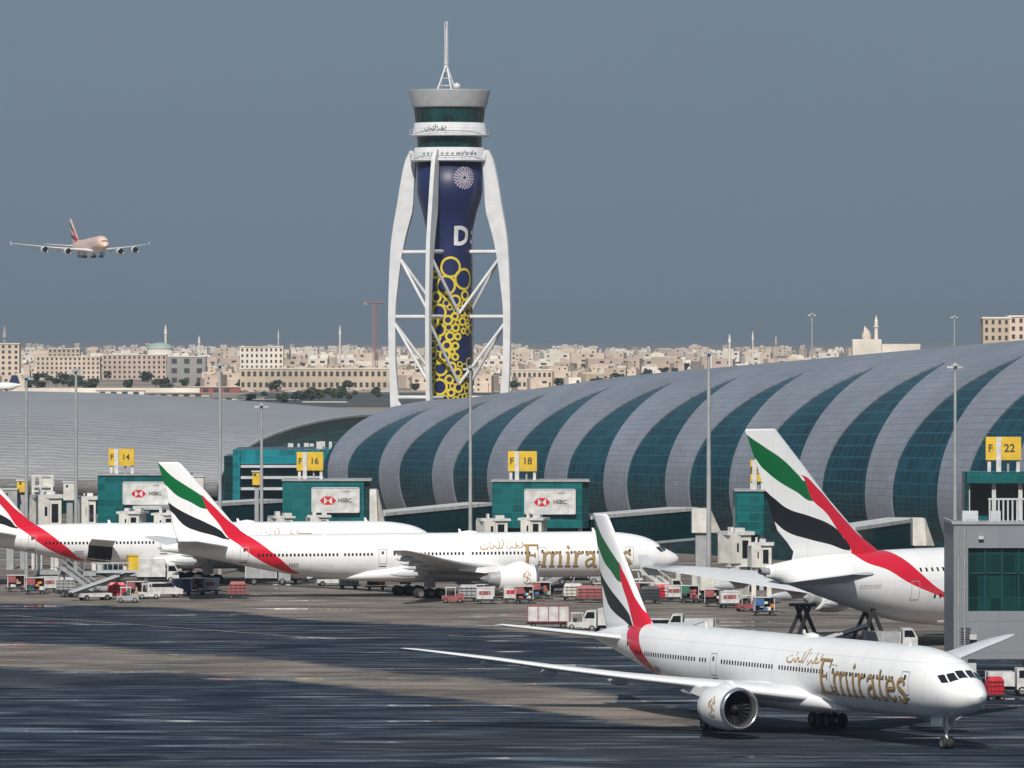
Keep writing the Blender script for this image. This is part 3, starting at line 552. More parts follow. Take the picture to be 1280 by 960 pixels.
def A380(name, loc, yaw, label, scale, liv, group=None, pitch=0.0, gear=True, simple=False, span=1.0, tipz=8.9, stab=0.0):
    root = empty(name, loc, label, 'airliner', R(90 - yaw), group, scale)
    if pitch: root.rotation_euler = (Matrix.Rotation(R(90 - yaw), 3, 'Z') @ Matrix.Rotation(-R(pitch), 3, 'Y')).to_euler()
    top = pchip([0, .4, 1.2, 2.5, 4.5, 7, 10, 14, 46, 54, 60, 66, 70], [4.6, 5.6, 6.7, 8.0, 9.3, 10.2, 10.65, 10.8, 10.8, 10.7, 10.5, 10.0, 9.45])
    bot = pchip([0, .4, 1.2, 2.5, 5, 8, 12, 42, 48, 54, 60, 65, 70], [4.6, 4.0, 3.4, 2.9, 2.55, 2.4, 2.35, 2.35, 2.8, 4.0, 5.6, 7.0, 8.3])
    wid = pchip([0, .4, 1.2, 2.5, 5, 8, 12, 46, 52, 58, 64, 68, 70], [.01, .95, 1.7, 2.4, 3.1, 3.45, 3.57, 3.57, 3.35, 2.6, 1.6, .8, .35])
    xs = [0, .1, .25, .4, .8, 1.2, 1.8, 2.5, 3.5, 5, 6.5, 8, 10, 12, 14] + [14 + 3 * i for i in range(1, 11)] + [45 + i for i in range(26)]
    n = 48; secs = []
    for x in xs:
        zc, h, wv = (top(x) + bot(x)) / 2, max((top(x) - bot(x)) / 2, .01), max(wid(x), .01)
        secs.append([(-x, math.cos(2 * math.pi * i / n) * wv, zc + math.sin(2 * math.pi * i / n) * h) for i in range(n)])
    f = MB(); f.loft(secs); f.build('fuselage', liv, root)
    def side(sd):
        def mp(x, z, off):
            zc, h, wv = (top(x) + bot(x)) / 2, (top(x) - bot(x)) / 2, wid(x); q = max(-.999, min(.999, (z - zc) / h)); c = math.sqrt(1 - q * q)
            ny, nz = c / wv, q / h; l = math.hypot(ny, nz); return (-x, -sd * (wv * c + off * ny / l), z + off * nz / l)
        return mp
    for sd in (1, -1):
        b = MB(); wing_loft(b, [(20, 0, 3.2, 19), (23, 3.4, 3.6, 17.5), (32.5, 14 * span, 5.1 + (tipz - 8.9) * .35, 10.8), (39.5, 25 * span, 6.6 + (tipz - 8.9) * .6, 7.0), (45.5, 34.5 * span, 8.1 + (tipz - 8.9) * .9, 4.6), (48.6, 39.4 * span, tipz, 3.4)], sd); wg = b.build('wing', M_['wing_top'], root)
        dy, dz = 39.4 * (span - 1), tipz - 8.9
        b = MB(); b.add([(-48.8, -sd * 39.4, 7.8), (-51.8, -sd * 39.45, 7.9), (-52.2, -sd * 39.6, 10.2), (-50.8, -sd * 39.6, 10.2), (-48.8, -sd * 39.5, 7.8), (-51.8, -sd * 39.55, 7.9), (-52.2, -sd * 39.7, 10.2), (-50.8, -sd * 39.7, 10.2)],
            [(0, 1, 2, 3), (7, 6, 5, 4), (0, 4, 5, 1), (1, 5, 6, 2), (2, 6, 7, 3), (3, 7, 4, 0)]); b.v = [(x, y - sd * dy, z + dz) for x, y, z in b.v]; b.build('winglet', M_['wing_top'], wg)
        for yy, xx, zz in ((9, 36, 3.4), (15, 39, 4.3), (20.5, 42, 5.0), (27, 44.5, 6.0)):
            c = MB(); sc = []
            for q, rr in ((0, .02), (.15, .3), (.5, .42), (.8, .3), (1, .02)): sc.append([(-(xx + q * 6), -sd * yy + rr * .7 * math.cos(t * math.pi / 4), zz + rr * 1.2 * math.sin(t * math.pi / 4)) for t in range(8)])
            c.loft(sc); c.build('flap_fairing', M_['wing'], wg)
        s_ = MB(); wing_loft(s_, [(56.5, 0, 7.9 - stab * .5, 11), (58, 1.5, 8.2 - stab * .6, 10), (66.6, 13.6 - stab, 9.7 - stab, 4.6), (68.4, 15.2 - stab, 9.9 - stab, 3.2)], sd, .10, .09); s_.build('tailplane', M_['wing_top'], root)
        engine(root, 22.5, sd * 14.9, 3.0, 6.2, 1.75, 4.9, 32); engine(root, 30.5, sd * 25.7, 4.4, 6.2, 1.75, 6.4, 40)
        if not simple:
            for zz, x0, x1 in ((5.5, 9, 47.5), (8.4, 10, 49)):
                d = MB(); x = x0
                while x < x1:
                    e = MB() if (sd == 1 and x > 40) else d
                    patch(e, [(x, zz), (x + .3, zz), (x + .3, zz + .42), (x, zz + .42)], side(sd), .015, 0, 1, 1); x += .9
                    if e is not d: e.build('cabin_window', M_['glass_dark'], root, fixn=False)
                tag(d.build('window_row', M_['glass_dark'], root, fixn=False), kind='stuff')
            d = MB()
            for x in (50,): P = [(x - .6, 5.4), (x + .6, 5.4), (x + .6, 7.4), (x - .6, 7.4), (x - .6, 5.4)]; [ribbon(d, [a, c_], .07, side(sd), .02, 0, False) for a, c_ in zip(P[:-1], P[1:])]
            d.build('door_outline', M_['line'], root, fixn=False); d = MB()
            for i in range(6): ribbon(d, [(57.8 - i * .5, 6.7), (57.8 - i * .5, 7.15), (57.55 - i * .5, 7.15), (57.55 - i * .5, 6.75)], .09, side(sd), .02, 0, False)
            d.build('registration_mark', M_['line'], root, fixn=False)
        if gear:
            gear_main(root, 33.5, sd * 2.6, 3.4, 3, .7); gear_main(root, 31.0, sd * 6.1, 3.8, 2, .7)
        for q in ([(1.35, 3), (1.5, 30), (2.2, 26), (2.0, 3)], [(1.55, 34), (2.2, 52), (2.9, 46), (2.3, 30)]):
            def ang(x, a, off):
                zc, h, wv = (top(x) + bot(x)) / 2 - .4, (top(x) - bot(x)) / 2, wid(x); a = R(a)
                return (-x + off, -math.sin(a) * (wv + off), zc + math.cos(a) * (h + off) + .4)
            b = MB(); patch(b, [(x, a * sd) for x, a in q], ang, .05); b.build('cockpit_window', M_['glass_dark'], root, fixn=False)
    b = MB(); sc = []
    for x, wv, zb, zt in ((17, 1.4, 2.33, 3.0), (20, 3.2, 2.1, 4.3), (26, 4.1, 1.9, 5.2), (34, 4.2, 1.9, 5.2), (40, 3.6, 2.0, 4.8), (45, 1.5, 2.5, 3.6)):
        zc, h = (zb + zt) / 2, (zt - zb) / 2; sc.append([(-x, math.cos(t) * wv, zc + math.sin(t) * h) for t in [2 * math.pi * i / 24 for i in range(24)]])
    b.loft(sc); b.build('belly_fairing', M_['white'], root)
    v = MB(); wing_loft(v, [(51.5, 0, 9.6, 14.5), (52.6, 0, 10.9, 13.0), (54.4, 0, 11.9, 12.2), (56.2, 0, 13.2, 11.9), (60.3, 0, 16.6, 9.4), (64.8, 0, 20.8, 6.7), (68.2, 0, 23.9, 4.8), (68.5, 0, 24.1, 4.4)], 1, .09, .08, vertical=True)
    v.build('tail_fin', liv, root)
    c = MB(); c.lathe([(-.8, .3), (.3, .52)], (-70.0, 0, 8.9), 16, 0, 'X'); c.lathe([(-.8, .3), (-.75, .02)], (-70.0, 0, 8.9), 16, 1, 'X'); c.build('exhaust_cone', [M_['grey'], M_['dark']], root)
    if gear: gear_nose(root, 5.5, 2.8, .6, .8)
    return root
GP = 'airliners with green, white, black and red flag bands on the tail'
B777('twin_engine_airliner', 39.68, 534.3, 154.2, 'white twin-engine airliner taxiing in front, nearest to the camera, gold title by its nose', GP)
B777('twin_engine_airliner', 22.99, 869.8, 73.9, 'white twin-engine airliner parked side-on in the middle of the gates, gold title near its nose', GP)
B777('twin_engine_airliner', -9.4, 920, 73.9, 'white twin-engine airliner at the far left, partly hidden behind the next tail, cargo door open', GP, door_open=True)
A380('double_deck_airliner', (80.6, 751.5, 0), 46.2, 'huge white airliner with the tallest tail fin, nose hidden behind the grey building', 1.04, LIV380, GP, span=.93, tipz=8.0, stab=.9)
A380('double_deck_airliner', W(133, 306, 3435) - Vector((0, 0, 5)), 160, 'four-engine pinkish airliner in flight with landing gear down, in the sky at left', 1.0, LIV380F, pitch=3, simple=True)

# ------------------------------------------------------------------ right concourse (ribbed vault)
M_['clad'] = grid_mat('grey_metal_cladding', (.29, .312, .36), (.17, .185, .22), 2.2, 1.5, .12, .42, .35, var=.14, panel_var=.12)
M_['glazing'] = grid_mat('teal_glazing', (.004, .038, .054), (.010, .072, .098), 1.8, 2.6, .3, .2, 0, .4, var=.5, panel_var=.5)
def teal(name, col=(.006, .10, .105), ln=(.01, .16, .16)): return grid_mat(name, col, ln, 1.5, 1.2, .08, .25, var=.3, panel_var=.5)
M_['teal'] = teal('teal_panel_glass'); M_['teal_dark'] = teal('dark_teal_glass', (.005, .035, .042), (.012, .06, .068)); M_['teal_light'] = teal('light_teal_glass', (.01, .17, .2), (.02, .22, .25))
V0 = np.array([(487 - 640) / 7.0, 7900 / 7.0]); V1 = np.array([(1190 - 640) / 8.33, 7900 / 8.33])
STEP = (V1 - V0) / 9.0; LEN = float(np.linalg.norm(STEP)); UD = STEP / LEN; PD = np.array([-UD[1], UD[0]])
PD = PD if PD[0] > 0 else -PD
ZW = 11.0
def vault(k, t, off=0.0):
    """k = bay index (0 = the grey band at photo x 487), t = degrees round the section from the widest line"""
    q = min(max((k + 1) / 11.0, 0), 1.3)
    a = 30.5 + 11.5 * q; Hh = 14.6 + 12.2 * q - .27 * max(0, k - 9) - 1.7 * max(0, 1 - (k + 1.3) / 3.2)
    if t >= 0: off_p = a * (1 - math.cos(R(t))); z = ZW + Hh * math.sin(R(t)); nx, nz = -math.cos(R(t)) / a, math.sin(R(t)) / Hh
    else: off_p = 7 * (1 - math.cos(R(t))); z = ZW + 10 * math.sin(R(t)); nx, nz = -math.cos(R(t)) / 7, math.sin(R(t)) / 10
    l = math.hypot(nx, nz); off_p += off * nx / l; z += off * nz / l
    p = V0 + STEP * k + PD * off_p
    return (p[0], p[1], z)
conc = empty('airport_concourse', (0, 0, 0), 'long grey and teal ribbed vault roof of the concourse running in from the right', 'concourse')
TS = list(range(-42, 0, 6)) + list(range(0, 180, 4)); TT = 61.0
K0, K1 = -1, 14
def arclen(t): return (R(t) * 33)
g = MB(); ks = [K0 - .3 + i * (K1 + .6 - K0) / 60 for i in range(61)]; vs = []; uv = []
for t in TS:
    for k in ks: vs.append(vault(k, t)); uv.append((k * LEN, arclen(t)))
nk = len(ks)
g.add(vs, [(j * nk + i, j * nk + i + 1, (j + 1) * nk + i + 1, (j + 1) * nk + i) for j in range(len(TS) - 1) for i in range(nk - 1)], 0, True, uv)
g.build('glazing', M_['glazing'], conc)
def lens(t):
    if t >= TT: return 0.0
    return .315 * (1 - (max(t, 0) / TT) ** 2.0)
for k in range(K0, K1 + 1):
    g = MB(); rows = []; uvr = []
    TS2 = sorted(set(TS + [50, 54, 57, 59, 60.3, 61]))
    for t in TS2:
        wl = lens(t); a = k - .5 + wl; b = k + .5 - wl
        row = [vault(a, t, 0.0), vault(a, t, .22)] + [vault(a + (b - a) * i / 4, t, .22) for i in range(5)] + [vault(b, t, .22), vault(b, t, 0.0)]
        uu = [a, a] + [a + (b - a) * i / 4 for i in range(5)] + [b, b]; rows.append(row); uvr.append([(q * LEN, arclen(t)) for q in uu])
    vs = [p for r in rows for p in r]; uv = [p for r in uvr for p in r]
    for j in range(len(rows) - 1):
        for i in range(8):
            if i in (1, 6): continue
            edge = i in (0, 7)
            if edge and TS2[j] >= TT and (k != K0 or i == 7): continue
            b0 = j * 9 + i; g.f.append((b0, b0 + 1, b0 + 10, b0 + 9)); g.m.append(1 if edge else 0); g.s.append(not edge)
    g.v = [tuple(p) for p in vs]; g.uv = {i: q for i, q in enumerate(uv)}
    g.build('cladding_band', [M_['clad'], M_['clad']], conc, fixn=False)
# end wall and base plinth
g = MB(); kk = K0 - .3
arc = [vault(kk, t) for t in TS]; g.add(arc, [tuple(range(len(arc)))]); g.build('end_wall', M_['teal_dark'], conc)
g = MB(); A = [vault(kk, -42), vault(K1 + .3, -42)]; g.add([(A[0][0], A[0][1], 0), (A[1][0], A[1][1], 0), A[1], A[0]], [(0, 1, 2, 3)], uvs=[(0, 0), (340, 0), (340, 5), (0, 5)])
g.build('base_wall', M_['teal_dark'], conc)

# ------------------------------------------------------------------ left concourse (grey shell)
def ripple_mat():
    m = mat('grey_shingled_roof', (.36, .36, .365), .42, .3, .10, .05, spec=.5); t = m.node_tree; b = t.nodes['Principled BSDF']
    uv = t.nodes.new('ShaderNodeUVMap'); mp = t.nodes.new('ShaderNodeMapping'); mp.inputs['Scale'].default_value = (.14, .62, 1)
    wv = t.nodes.new('ShaderNodeTexWave'); wv.bands_direction = 'Y'; wv.inputs['Scale'].default_value = .32; wv.inputs['Distortion'].default_value = 5.0; wv.inputs['Detail'].default_value = 3; wv.inputs['Detail Scale'].default_value = 2.2
    t.links.new(uv.outputs[0], mp.inputs[0]); t.links.new(mp.outputs[0], wv.inputs[0])
    sp = t.nodes.new('ShaderNodeSeparateXYZ'); t.links.new(uv.outputs[0], sp.inputs[0])
    ln = mth(t, 'MULTIPLY', mth(t, 'MULTIPLY', mth(t, 'SUBTRACT', wv.outputs[1], .5), .32), mth(t, 'LESS_THAN', sp.outputs[1], 36))
    sc = t.nodes.new('ShaderNodeVectorMath'); sc.operation = 'SCALE'; t.links.new(b.inputs['Base Color'].links[0].from_socket, sc.inputs[0]); t.links.new(mth(t, 'ADD', ln, 1.0), sc.inputs['Scale'])
    t.links.new(sc.outputs[0], b.inputs['Base Color'])
    bp = t.nodes.new('ShaderNodeBump'); bp.inputs['Strength'].default_value = .7; bp.inputs['Distance'].default_value = .4; t.links.new(ln, bp.inputs['Height']); t.links.new(bp.outputs[0], b.inputs['Normal'])
    return m
M_['ripple'] = ripple_mat()
left = empty('airport_terminal', (0, 0, 0), 'low grey shingled vault roof of the terminal at far left with teal arched end', 'terminal')
def lvault(u, t, off=0.0):
    """u 0 (right arch) .. 1 (far left), t degrees"""
    t_ = R(t); c, s = (1 - math.cos(t_)), math.sin(t_)
    bR, rR = W(272, 604, 1250), W(470, 517, 1330); bL, rL = W(-260, 596, 1290), W(-260, 482, 1400)
    pR = Vector((bR.x + (rR.x - bR.x) * c, bR.y + (rR.y - bR.y) * c, bR.z + (rR.z - bR.z) * s)); pL = Vector((bL.x + (rL.x - bL.x) * c, bL.y + (rL.y - bL.y) * c, bL.z + (rL.z - bL.z) * s))
    p = pR.lerp(pL, u); p.z += 1.6 * math.sin(math.pi * min(u * 1.25, 1)) * s
    return p + Vector((0, -.0, off))
g = MB(); US = [i / 40 for i in range(41)]; TL = list(range(-60, 0, 6)) + list(range(0, 156, 4)); vs = []; uv = []
for t in TL:
    for u in US:
        if t < 0: p = lvault(u, 0); p = p + Vector((0, 3.5 * (1 - math.cos(R(t))), t * .045))
        else: p = lvault(u, t)
        vs.append(p); uv.append((u * 160, R(t) * 42))
nu = len(US); g.add(vs, [(j * nu + i, j * nu + i + 1, (j + 1) * nu + i + 1, (j + 1) * nu + i) for j in range(len(TL) - 1) for i in range(nu - 1)], 0, True, uv); g.build('roof_shell', M_['ripple'], left)
g = MB(); rim = []
for t in range(0, 100, 4): p = lvault(0, t); rim.append([p, p + Vector((.5, 0, -.1)), p + Vector((.5, 0, -.5)), p + Vector((0, .3, -.4))])
g.loft(rim, smooth=False); g.build('roof_rim', M_['grey'], left)
g = MB(); arc = [lvault(.001, t) for t in range(0, 152, 4)]; base = [Vector((p.x, p.y, 0)) for p in arc]; n = len(arc)
g.add(arc + base, [(i, i + 1, n + i + 1, n + i) for i in range(n - 1)], uvs=[(p.x * 1.0, p.z) for p in arc + base]); g.build('end_glazing', M_['teal'], left)
g = MB(); a, b = lvault(0, 0), lvault(1, 0); g.add([(a.x, a.y + 3, 0), (b.x, b.y + 3, 0), (b.x, b.y + 3, b.z), (a.x, a.y + 3, a.z)], [(0, 1, 2, 3)], uvs=[(0, 0), (120, 0), (120, 6), (0, 6)]); g.build('front_wall', M_['teal_dark'], left)

# teal block with white floor bands in front of the arch
def blockW(mb, x0, x1, yt, yb, d, depth, mi=0, toground=False):
    a = W(x0, yt, d); b = W(x1, yb, d); z0 = 0 if toground else b.z
    x0_, x1_ = a.x, b.x; vs = [(x0_, d, z0), (x1_, d, z0), (x1_, d + depth, z0), (x0_, d + depth, z0), (x0_, d, a.z), (x1_, d, a.z), (x1_, d + depth, a.z), (x0_, d + depth, a.z)]
    uvs = [(p[0] + (p[1] - d), p[2]) for p in vs]
    mb.add(vs, [(0, 1, 5, 4), (1, 2, 6, 5), (2, 3, 7, 6), (3, 0, 4, 7), (4, 5, 6, 7), (0, 3, 2, 1)], mi, uvs=uvs); return mb
mid = empty('terminal_annex', W(350, 640, 1180) * 1, 'teal annex block with white floor bands in front of the arched end wall', 'building'); mid.location = (0, 0, 0)
b = MB(); blockW(b, 291, 470, 562, 640, 1180, 30, toground=True); b.build('wall', M_['teal_dark'], mid)
b = MB(); blockW(b, 298, 470, 562, 580, 1179.2, .7); b.build('upper_glazing', M_['teal_light'], mid)
b = MB(); blockW(b, 291, 300, 562, 640, 1178.6, 1.3, toground=True); b.build('corner_column', M_['teal_light'], mid)
for y in (583, 597, 611):
    b = MB(); blockW(b, 301, 470, y - 1.6, y + 1.6, 1178.2, 1.6); b.build('floor_band', M_['lightgrey'], mid)
b = MB()
for i in range(14):
    p = W(365 + i * 8 + random.uniform(-3, 3), 560, 1185); b.box((p.x, p.y + random.uniform(0, 8), p.z + .5), (random.uniform(.4, 1.2), 1, random.uniform(.4, 1.4)))
b.build('roof_plant', M_['truck_white'], mid)
b = MB(); blockW(b, 280, 292, 570, 640, 1186, 20, toground=True); b.build('side_wing', M_['teal_dark'], mid)

# ------------------------------------------------------------------ text helper
_TX = {}
def text_mesh(txt, size, m, parent, loc, rot=(R(90), 0, 0), name='lettering', ext=.02):
    key = (txt, size, m.name)
    if key not in _TX:
        c = bpy.data.curves.new('t', 'FONT'); c.body = txt; c.size = size; c.extrude = ext; c.align_x = 'CENTER'; c.align_y = 'CENTER'; c.offset = size * .02
        o = bpy.data.objects.new('t', c); COL.objects.link(o); dg = bpy.context.evaluated_depsgraph_get(); me = bpy.data.meshes.new_from_object(o.evaluated_get(dg)); bpy.data.objects.remove(o)
        me.name = 'lettering'; me.materials.clear(); me.materials.append(m); _TX[key] = me
    o = bpy.data.objects.new(name, _TX[key]); COL.objects.link(o); o.parent = parent; o.location = loc; o.rotation_euler = rot; return o

# ------------------------------------------------------------------ gate houses, yellow signs, billboards, link corridors
def billboard(x0, x1, yt, yb, d, label):
    a, b = W(x0, yt, d), W(x1, yb, d); cx, cz = (a.x + b.x) / 2, (a.z + b.z) / 2; wd, ht = b.x - a.x, a.z - b.z
    r = empty('billboard', (cx, d, b.z), label, 'billboard', group='white bank billboards on the gate houses')
    p = MB(); p.box((0, 0, ht / 2), (wd, .3, ht)); p.build('panel', M_['truck_white'], r)
    e = MB(); [e.box(q, s) for q, s in (((0, -.1, ht - .08), (wd + .1, .25, .16)), ((0, -.1, .08), (wd + .1, .25, .16)), ((-wd / 2, -.1, ht / 2), (.16, .25, ht)), ((wd / 2, -.1, ht / 2), (.16, .25, ht)))]; e.build('frame', M_['lightgrey'], r)
    q = ht * .16; ox, oz = -wd * .16, ht * .48; L = MB()
    T = lambda pts: L.add([(ox + x * q, -.17, oz + z * q) for x, z in pts] + [(ox + x * q, -.19, oz + z * q) for x, z in pts], [(3, 4, 5), (0, 2, 1), (0, 1, 4, 3), (1, 2, 5, 4), (2, 0, 3, 5)])
    T([(-2, 0), (-1, 1), (-1, -1)]); T([(2, 0), (1, -1), (1, 1)]); T([(-1, 1), (1, 1), (0, 0)]); T([(-1, -1), (0, 0), (1, -1)]); L.build('emblem', M_['red'], r)
    text_mesh('HSBC', ht * .22, M_['text'], r, (wd * .20, -.17, oz)); t = MB(); t.box((wd * .22, -.17, ht * .84), (wd * .14, .03, ht * .06)); t.build('small_print', M_['grey'], r)
def yellow_sign(x0, x1, yt, yb, ybase, d, num, label, post=.31):
    a, b = W(x0, yt, d), W(x1, yb, d); z0 = W(x0, ybase, d).z; wd, ht = b.x - a.x, a.z - b.z; cx = (a.x + b.x) / 2
    r = empty('gate_sign', (cx, d, z0), label, 'gate sign', group='yellow gate signs on white posts'); H0 = b.z - z0
    p = MB(); p.box((0, 0, H0 + ht / 2), (wd, .9, ht)); p.build('sign_box', M_['yellow'], r)
    for fx in (-.40, .42):
        q = MB(); q.box((fx * wd, 0, H0 / 2), (.42, .42, H0)); q.build('post', M_['truck_white'], r)
    q = MB(); q.box(((post - .5) * wd, -.62, (H0 + ht) / 2), (.62, .3, H0 + ht)); q.build('post', M_['truck_white'], r)
    q = MB(); q.box((.14 * wd, .2, H0 / 2), (.25, .25, H0)); q.build('post', M_['grey'], r)
    text_mesh('F', ht * .45, M_['text'], r, (-.37 * wd, -.47, H0 + ht * .5)); text_mesh(num, ht * .48, M_['text'], r, (.17 * wd, -.47, H0 + ht * .5))
def gate_house(x0, x1, yt, yb, d, label, side_dark=True, curved=False):
    r = empty('gate_house', (W((x0 + x1) / 2, yt, d).x, d, 0), label, 'gate house', group='teal gate houses along the apron'); ox, oy = r.location.x, r.location.y
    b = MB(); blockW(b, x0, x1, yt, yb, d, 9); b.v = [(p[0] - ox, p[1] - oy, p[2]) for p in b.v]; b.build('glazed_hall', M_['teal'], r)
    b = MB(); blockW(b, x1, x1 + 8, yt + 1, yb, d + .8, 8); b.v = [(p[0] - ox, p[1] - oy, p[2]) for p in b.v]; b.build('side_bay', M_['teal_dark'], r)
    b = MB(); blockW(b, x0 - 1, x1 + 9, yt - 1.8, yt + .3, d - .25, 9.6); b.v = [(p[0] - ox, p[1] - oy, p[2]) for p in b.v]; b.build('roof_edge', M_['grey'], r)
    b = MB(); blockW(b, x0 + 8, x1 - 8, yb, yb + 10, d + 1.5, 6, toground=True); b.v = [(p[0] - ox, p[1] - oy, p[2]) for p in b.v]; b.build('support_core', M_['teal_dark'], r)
    for q in (x0 + 3, x1 - 3):
        b = MB(); p = W(q, yb, d + 1); b.tube((p.x - ox, 1, 0), (p.x - ox, 1, p.z), .35, .35); b.build('column', M_['lightgrey'], r)
    return r
gate_house(122, 228, 594, 655, 955, 'teal gate house behind the far left airliner, its billboard half hidden by the tail fin')
gate_house(353, 455, 601, 660, 950, 'teal gate house below the yellow sign, beside the left end of the ribbed vault')
gate_house(615, 728, 602, 660, 925, 'teal gate house behind the nose half of the middle airliner')
gate_house(919, 955, 614, 668, 880, 'narrow teal gate house seen edge-on just left of the tallest tail fin')
billboard(154, 211, 602, 631, 954.4, 'white billboard with red hexagon emblem, leftmost one, touching the tail fin')
billboard(390, 449, 609, 641, 949.4, 'white billboard with red hexagon emblem, left of the end of the ribbed vault')
billboard(656, 719, 611, 643, 924.4, 'white billboard with red hexagon emblem, above the gold title of the middle airliner')
yellow_sign(136, 168, 561, 582, 594, 957, '14', 'yellow gate sign in front of the grey shell roof, leftmost of the row')
yellow_sign(371, 404, 565, 588, 601, 952, '16', 'yellow gate sign in front of the teal annex and the vault end')
yellow_sign(635, 671, 564, 589, 602, 927, '18', 'yellow gate sign above the middle gate house, over its billboard')
yellow_sign(938, 954, 575, 602, 614, 882, '20', 'narrow yellow gate sign half hidden behind the tallest tail fin')
def corridor(a, b, ht, label, endpiece=None):
    """a,b: (px, y of the roof line, distance)"""
    A, B = W(*a), W(*b); r = empty('link_corridor', (A.x, A.y, 0), label, 'link bridge', group='enclosed link corridors in front of the concourse'); o = Vector((A.x, A.y, 0))
    t = (B - A); L = t.length; n = Vector((-t.y, t.x, 0)).normalized() * 2.2
    if n.y < 0: n = -n
    def prism(z0, z1, nn=1.0):
        q = MB(); P = [A - o, B - o]; vs = []
        for dz in (z0, z1):
            for p, s in ((P[0], -0.0), (P[1], 0.0), (P[1], 2.0), (P[0], 2.0)): vs.append(p + n * (s * nn + (1 - nn) / 2) + Vector((0, 0, dz)))
        q.add(vs, [(0, 1, 5, 4), (1, 2, 6, 5), (2, 3, 7, 6), (3, 0, 4, 7), (4, 5, 6, 7), (0, 3, 2, 1)], uvs=[(0, z0), (L, z0), (L + 4, z0), (4, z0), (0, z1), (L, z1), (L + 4, z1), (4, z1)]); return q
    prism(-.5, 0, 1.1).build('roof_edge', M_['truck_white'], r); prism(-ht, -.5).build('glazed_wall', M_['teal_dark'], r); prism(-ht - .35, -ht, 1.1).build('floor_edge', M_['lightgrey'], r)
    for q in (.15, .5, .85):
        p = A.lerp(B, q) - o + n; c = MB(); c.tube((p.x, p.y, 0), (p.x, p.y, p.z - ht), .4, .4); c.build('column', M_['grey'], r)
    return r
corridor((200, 633, 950), (354, 624, 985), 4.2, 'teal link corridor with white roof edge between the first and second gate houses')
corridor((480, 641, 952), (616, 628, 985), 4.4, 'teal link corridor with white roof edge left of the middle gate house')
corridor((739, 645, 928), (872, 634, 960), 4.6, 'teal link corridor with white roof edge right of the middle gate house, above the nose')
corridor((1068, 659, 870), (1150, 647, 900), 4.6, 'short teal link corridor between the tallest tail fin and the grey building')
def end_piece(x0, x1, xs, yt, yb, d, label):
    a, b, c = W(x0, yt, d), W(x1, yb, d), W(xs, yb, d - 4)
    r = empty('bridge_end_cabin', (a.x, d, 0), label, 'bridge cabin', group='cream end cabins of the link corridors'); w_ = b.x - a.x; z1, z0 = a.z, b.z
    q = MB(); q.add([(0, 0, z0), (w_, 0, z0), (w_, 5, z0), (0, 5, z0), (0, 0, z1), (w_ * .85, 0, z1), (w_ * .85, 5, z1), (0, 5, z1)], [(0, 1, 5, 4), (1, 2, 6, 5), (2, 3, 7, 6), (3, 0, 4, 7), (4, 5, 6, 7), (0, 3, 2, 1)]); q.build('cabin', M_['cream'], r)
    w2 = c.x - a.x
    q = MB(); q.add([(w_ * 1.02, 1, z0), (w2, -1, z0), (w2, 3, z0), (w_ * 1.02, 3, z1), (w_ * .9, 1, z1), (w_ * .9, 3, z1)], [(0, 1, 4), (1, 2, 3, 4), (0, 4, 5)]); q.build('wedge', M_['cream'], r)
    q = MB(); q.box((w_ / 2, 2, z0 / 2), (w_ * .6, 3, z0)); q.build('support', M_['grey'], r)
end_piece(865, 888, 903, 636, 666, 925, 'cream bridge cabin with sloped side at right end of the corridor above the nose')
end_piece(1141, 1158, 1170, 648, 682, 880, 'cream bridge cabin beside the upper left corner of the grey building')
end_piece(462, 472, 480, 612, 652, 940, 'cream sloped cabin on the right side of the second gate house')
# boxy passenger-bridge heads standing behind the aircraft
def bridge_head(x0, x1, yt, yb, d, label, rz=0.0):
    a, b = W(x0, yt, d), W(x1, yb, d); w_, h_ = b.x - a.x, a.z - b.z
    r = empty('boarding_bridge_head', ((a.x + b.x) / 2, d, 0), label, 'boarding bridge', random.uniform(-.35, .35), 'boarding bridge heads at the gates'); z0 = b.z
    q = MB(); q.box((0, 0, z0 + h_ * .45), (w_ * .8, 3.2, h_ * .9)); q.box((-w_ * .28, -.3, z0 + h_ * .5), (w_ * .38, 3.4, h_ * .8), 0, .2); q.build('cabin', M_['cream'], r)
    q = MB(); q.box((0, 0, z0 + h_ * .95), (w_, 3.9, h_ * .1)); q.box((w_ * random.uniform(.0, .3), 0, z0 + h_ + .22), (w_ * random.uniform(.2, .45), 1.4, .45)); q.box((-w_ * .2, 0, z0 + h_ + .25), (w_ * random.uniform(.05, .2), 1.2, random.uniform(.3, .9))); q.build('cabin_roof', M_['truck_white'], r)
    q = MB(); q.box((w_ * .18, -1.66, z0 + h_ * .5), (w_ * .22, .08, h_ * .5)); q.build('door_window', M_['glass_dark'], r)
    q = MB(); q.box((-w_ * .15, -1.9, z0 + h_ * .55), (w_ * .12, .08, h_ * .25)); q.build('door_window', M_['glass_dark'], r)
    for s in (-.3, .3):
        q = MB(); q.box((s * w_, 0, z0 / 2), (.6, .6, z0)); q.build('support_leg', M_['cream'], r)
    q = MB(); q.box((0, 0, .5), (w_ * .8, 2, .6)); q.build('bogie', M_['grey'], r)
bridge_head(40, 78, 618, 664, 935, 'cream boarding bridge head, left of the first gate house, with grey side')
bridge_head(98, 122, 620, 662, 930, 'cream boarding bridge head between the second light mast and the first gate house')
bridge_head(150, 182, 639, 668, 930, 'cream boarding bridge head below the leftmost billboard')
bridge_head(192, 224, 641, 668, 928, 'cream boarding bridge head just left of the middle airliner tail fin')
bridge_head(338, 366, 645, 668, 935, 'small cream boarding bridge head above the Arabic title of the far left airliner')
bridge_head(384, 414, 644, 668, 934, 'small cream boarding bridge head below the second billboard')
bridge_head(598, 636, 648, 676, 907, 'cream boarding bridge head over the middle airliner, left of the billboard')
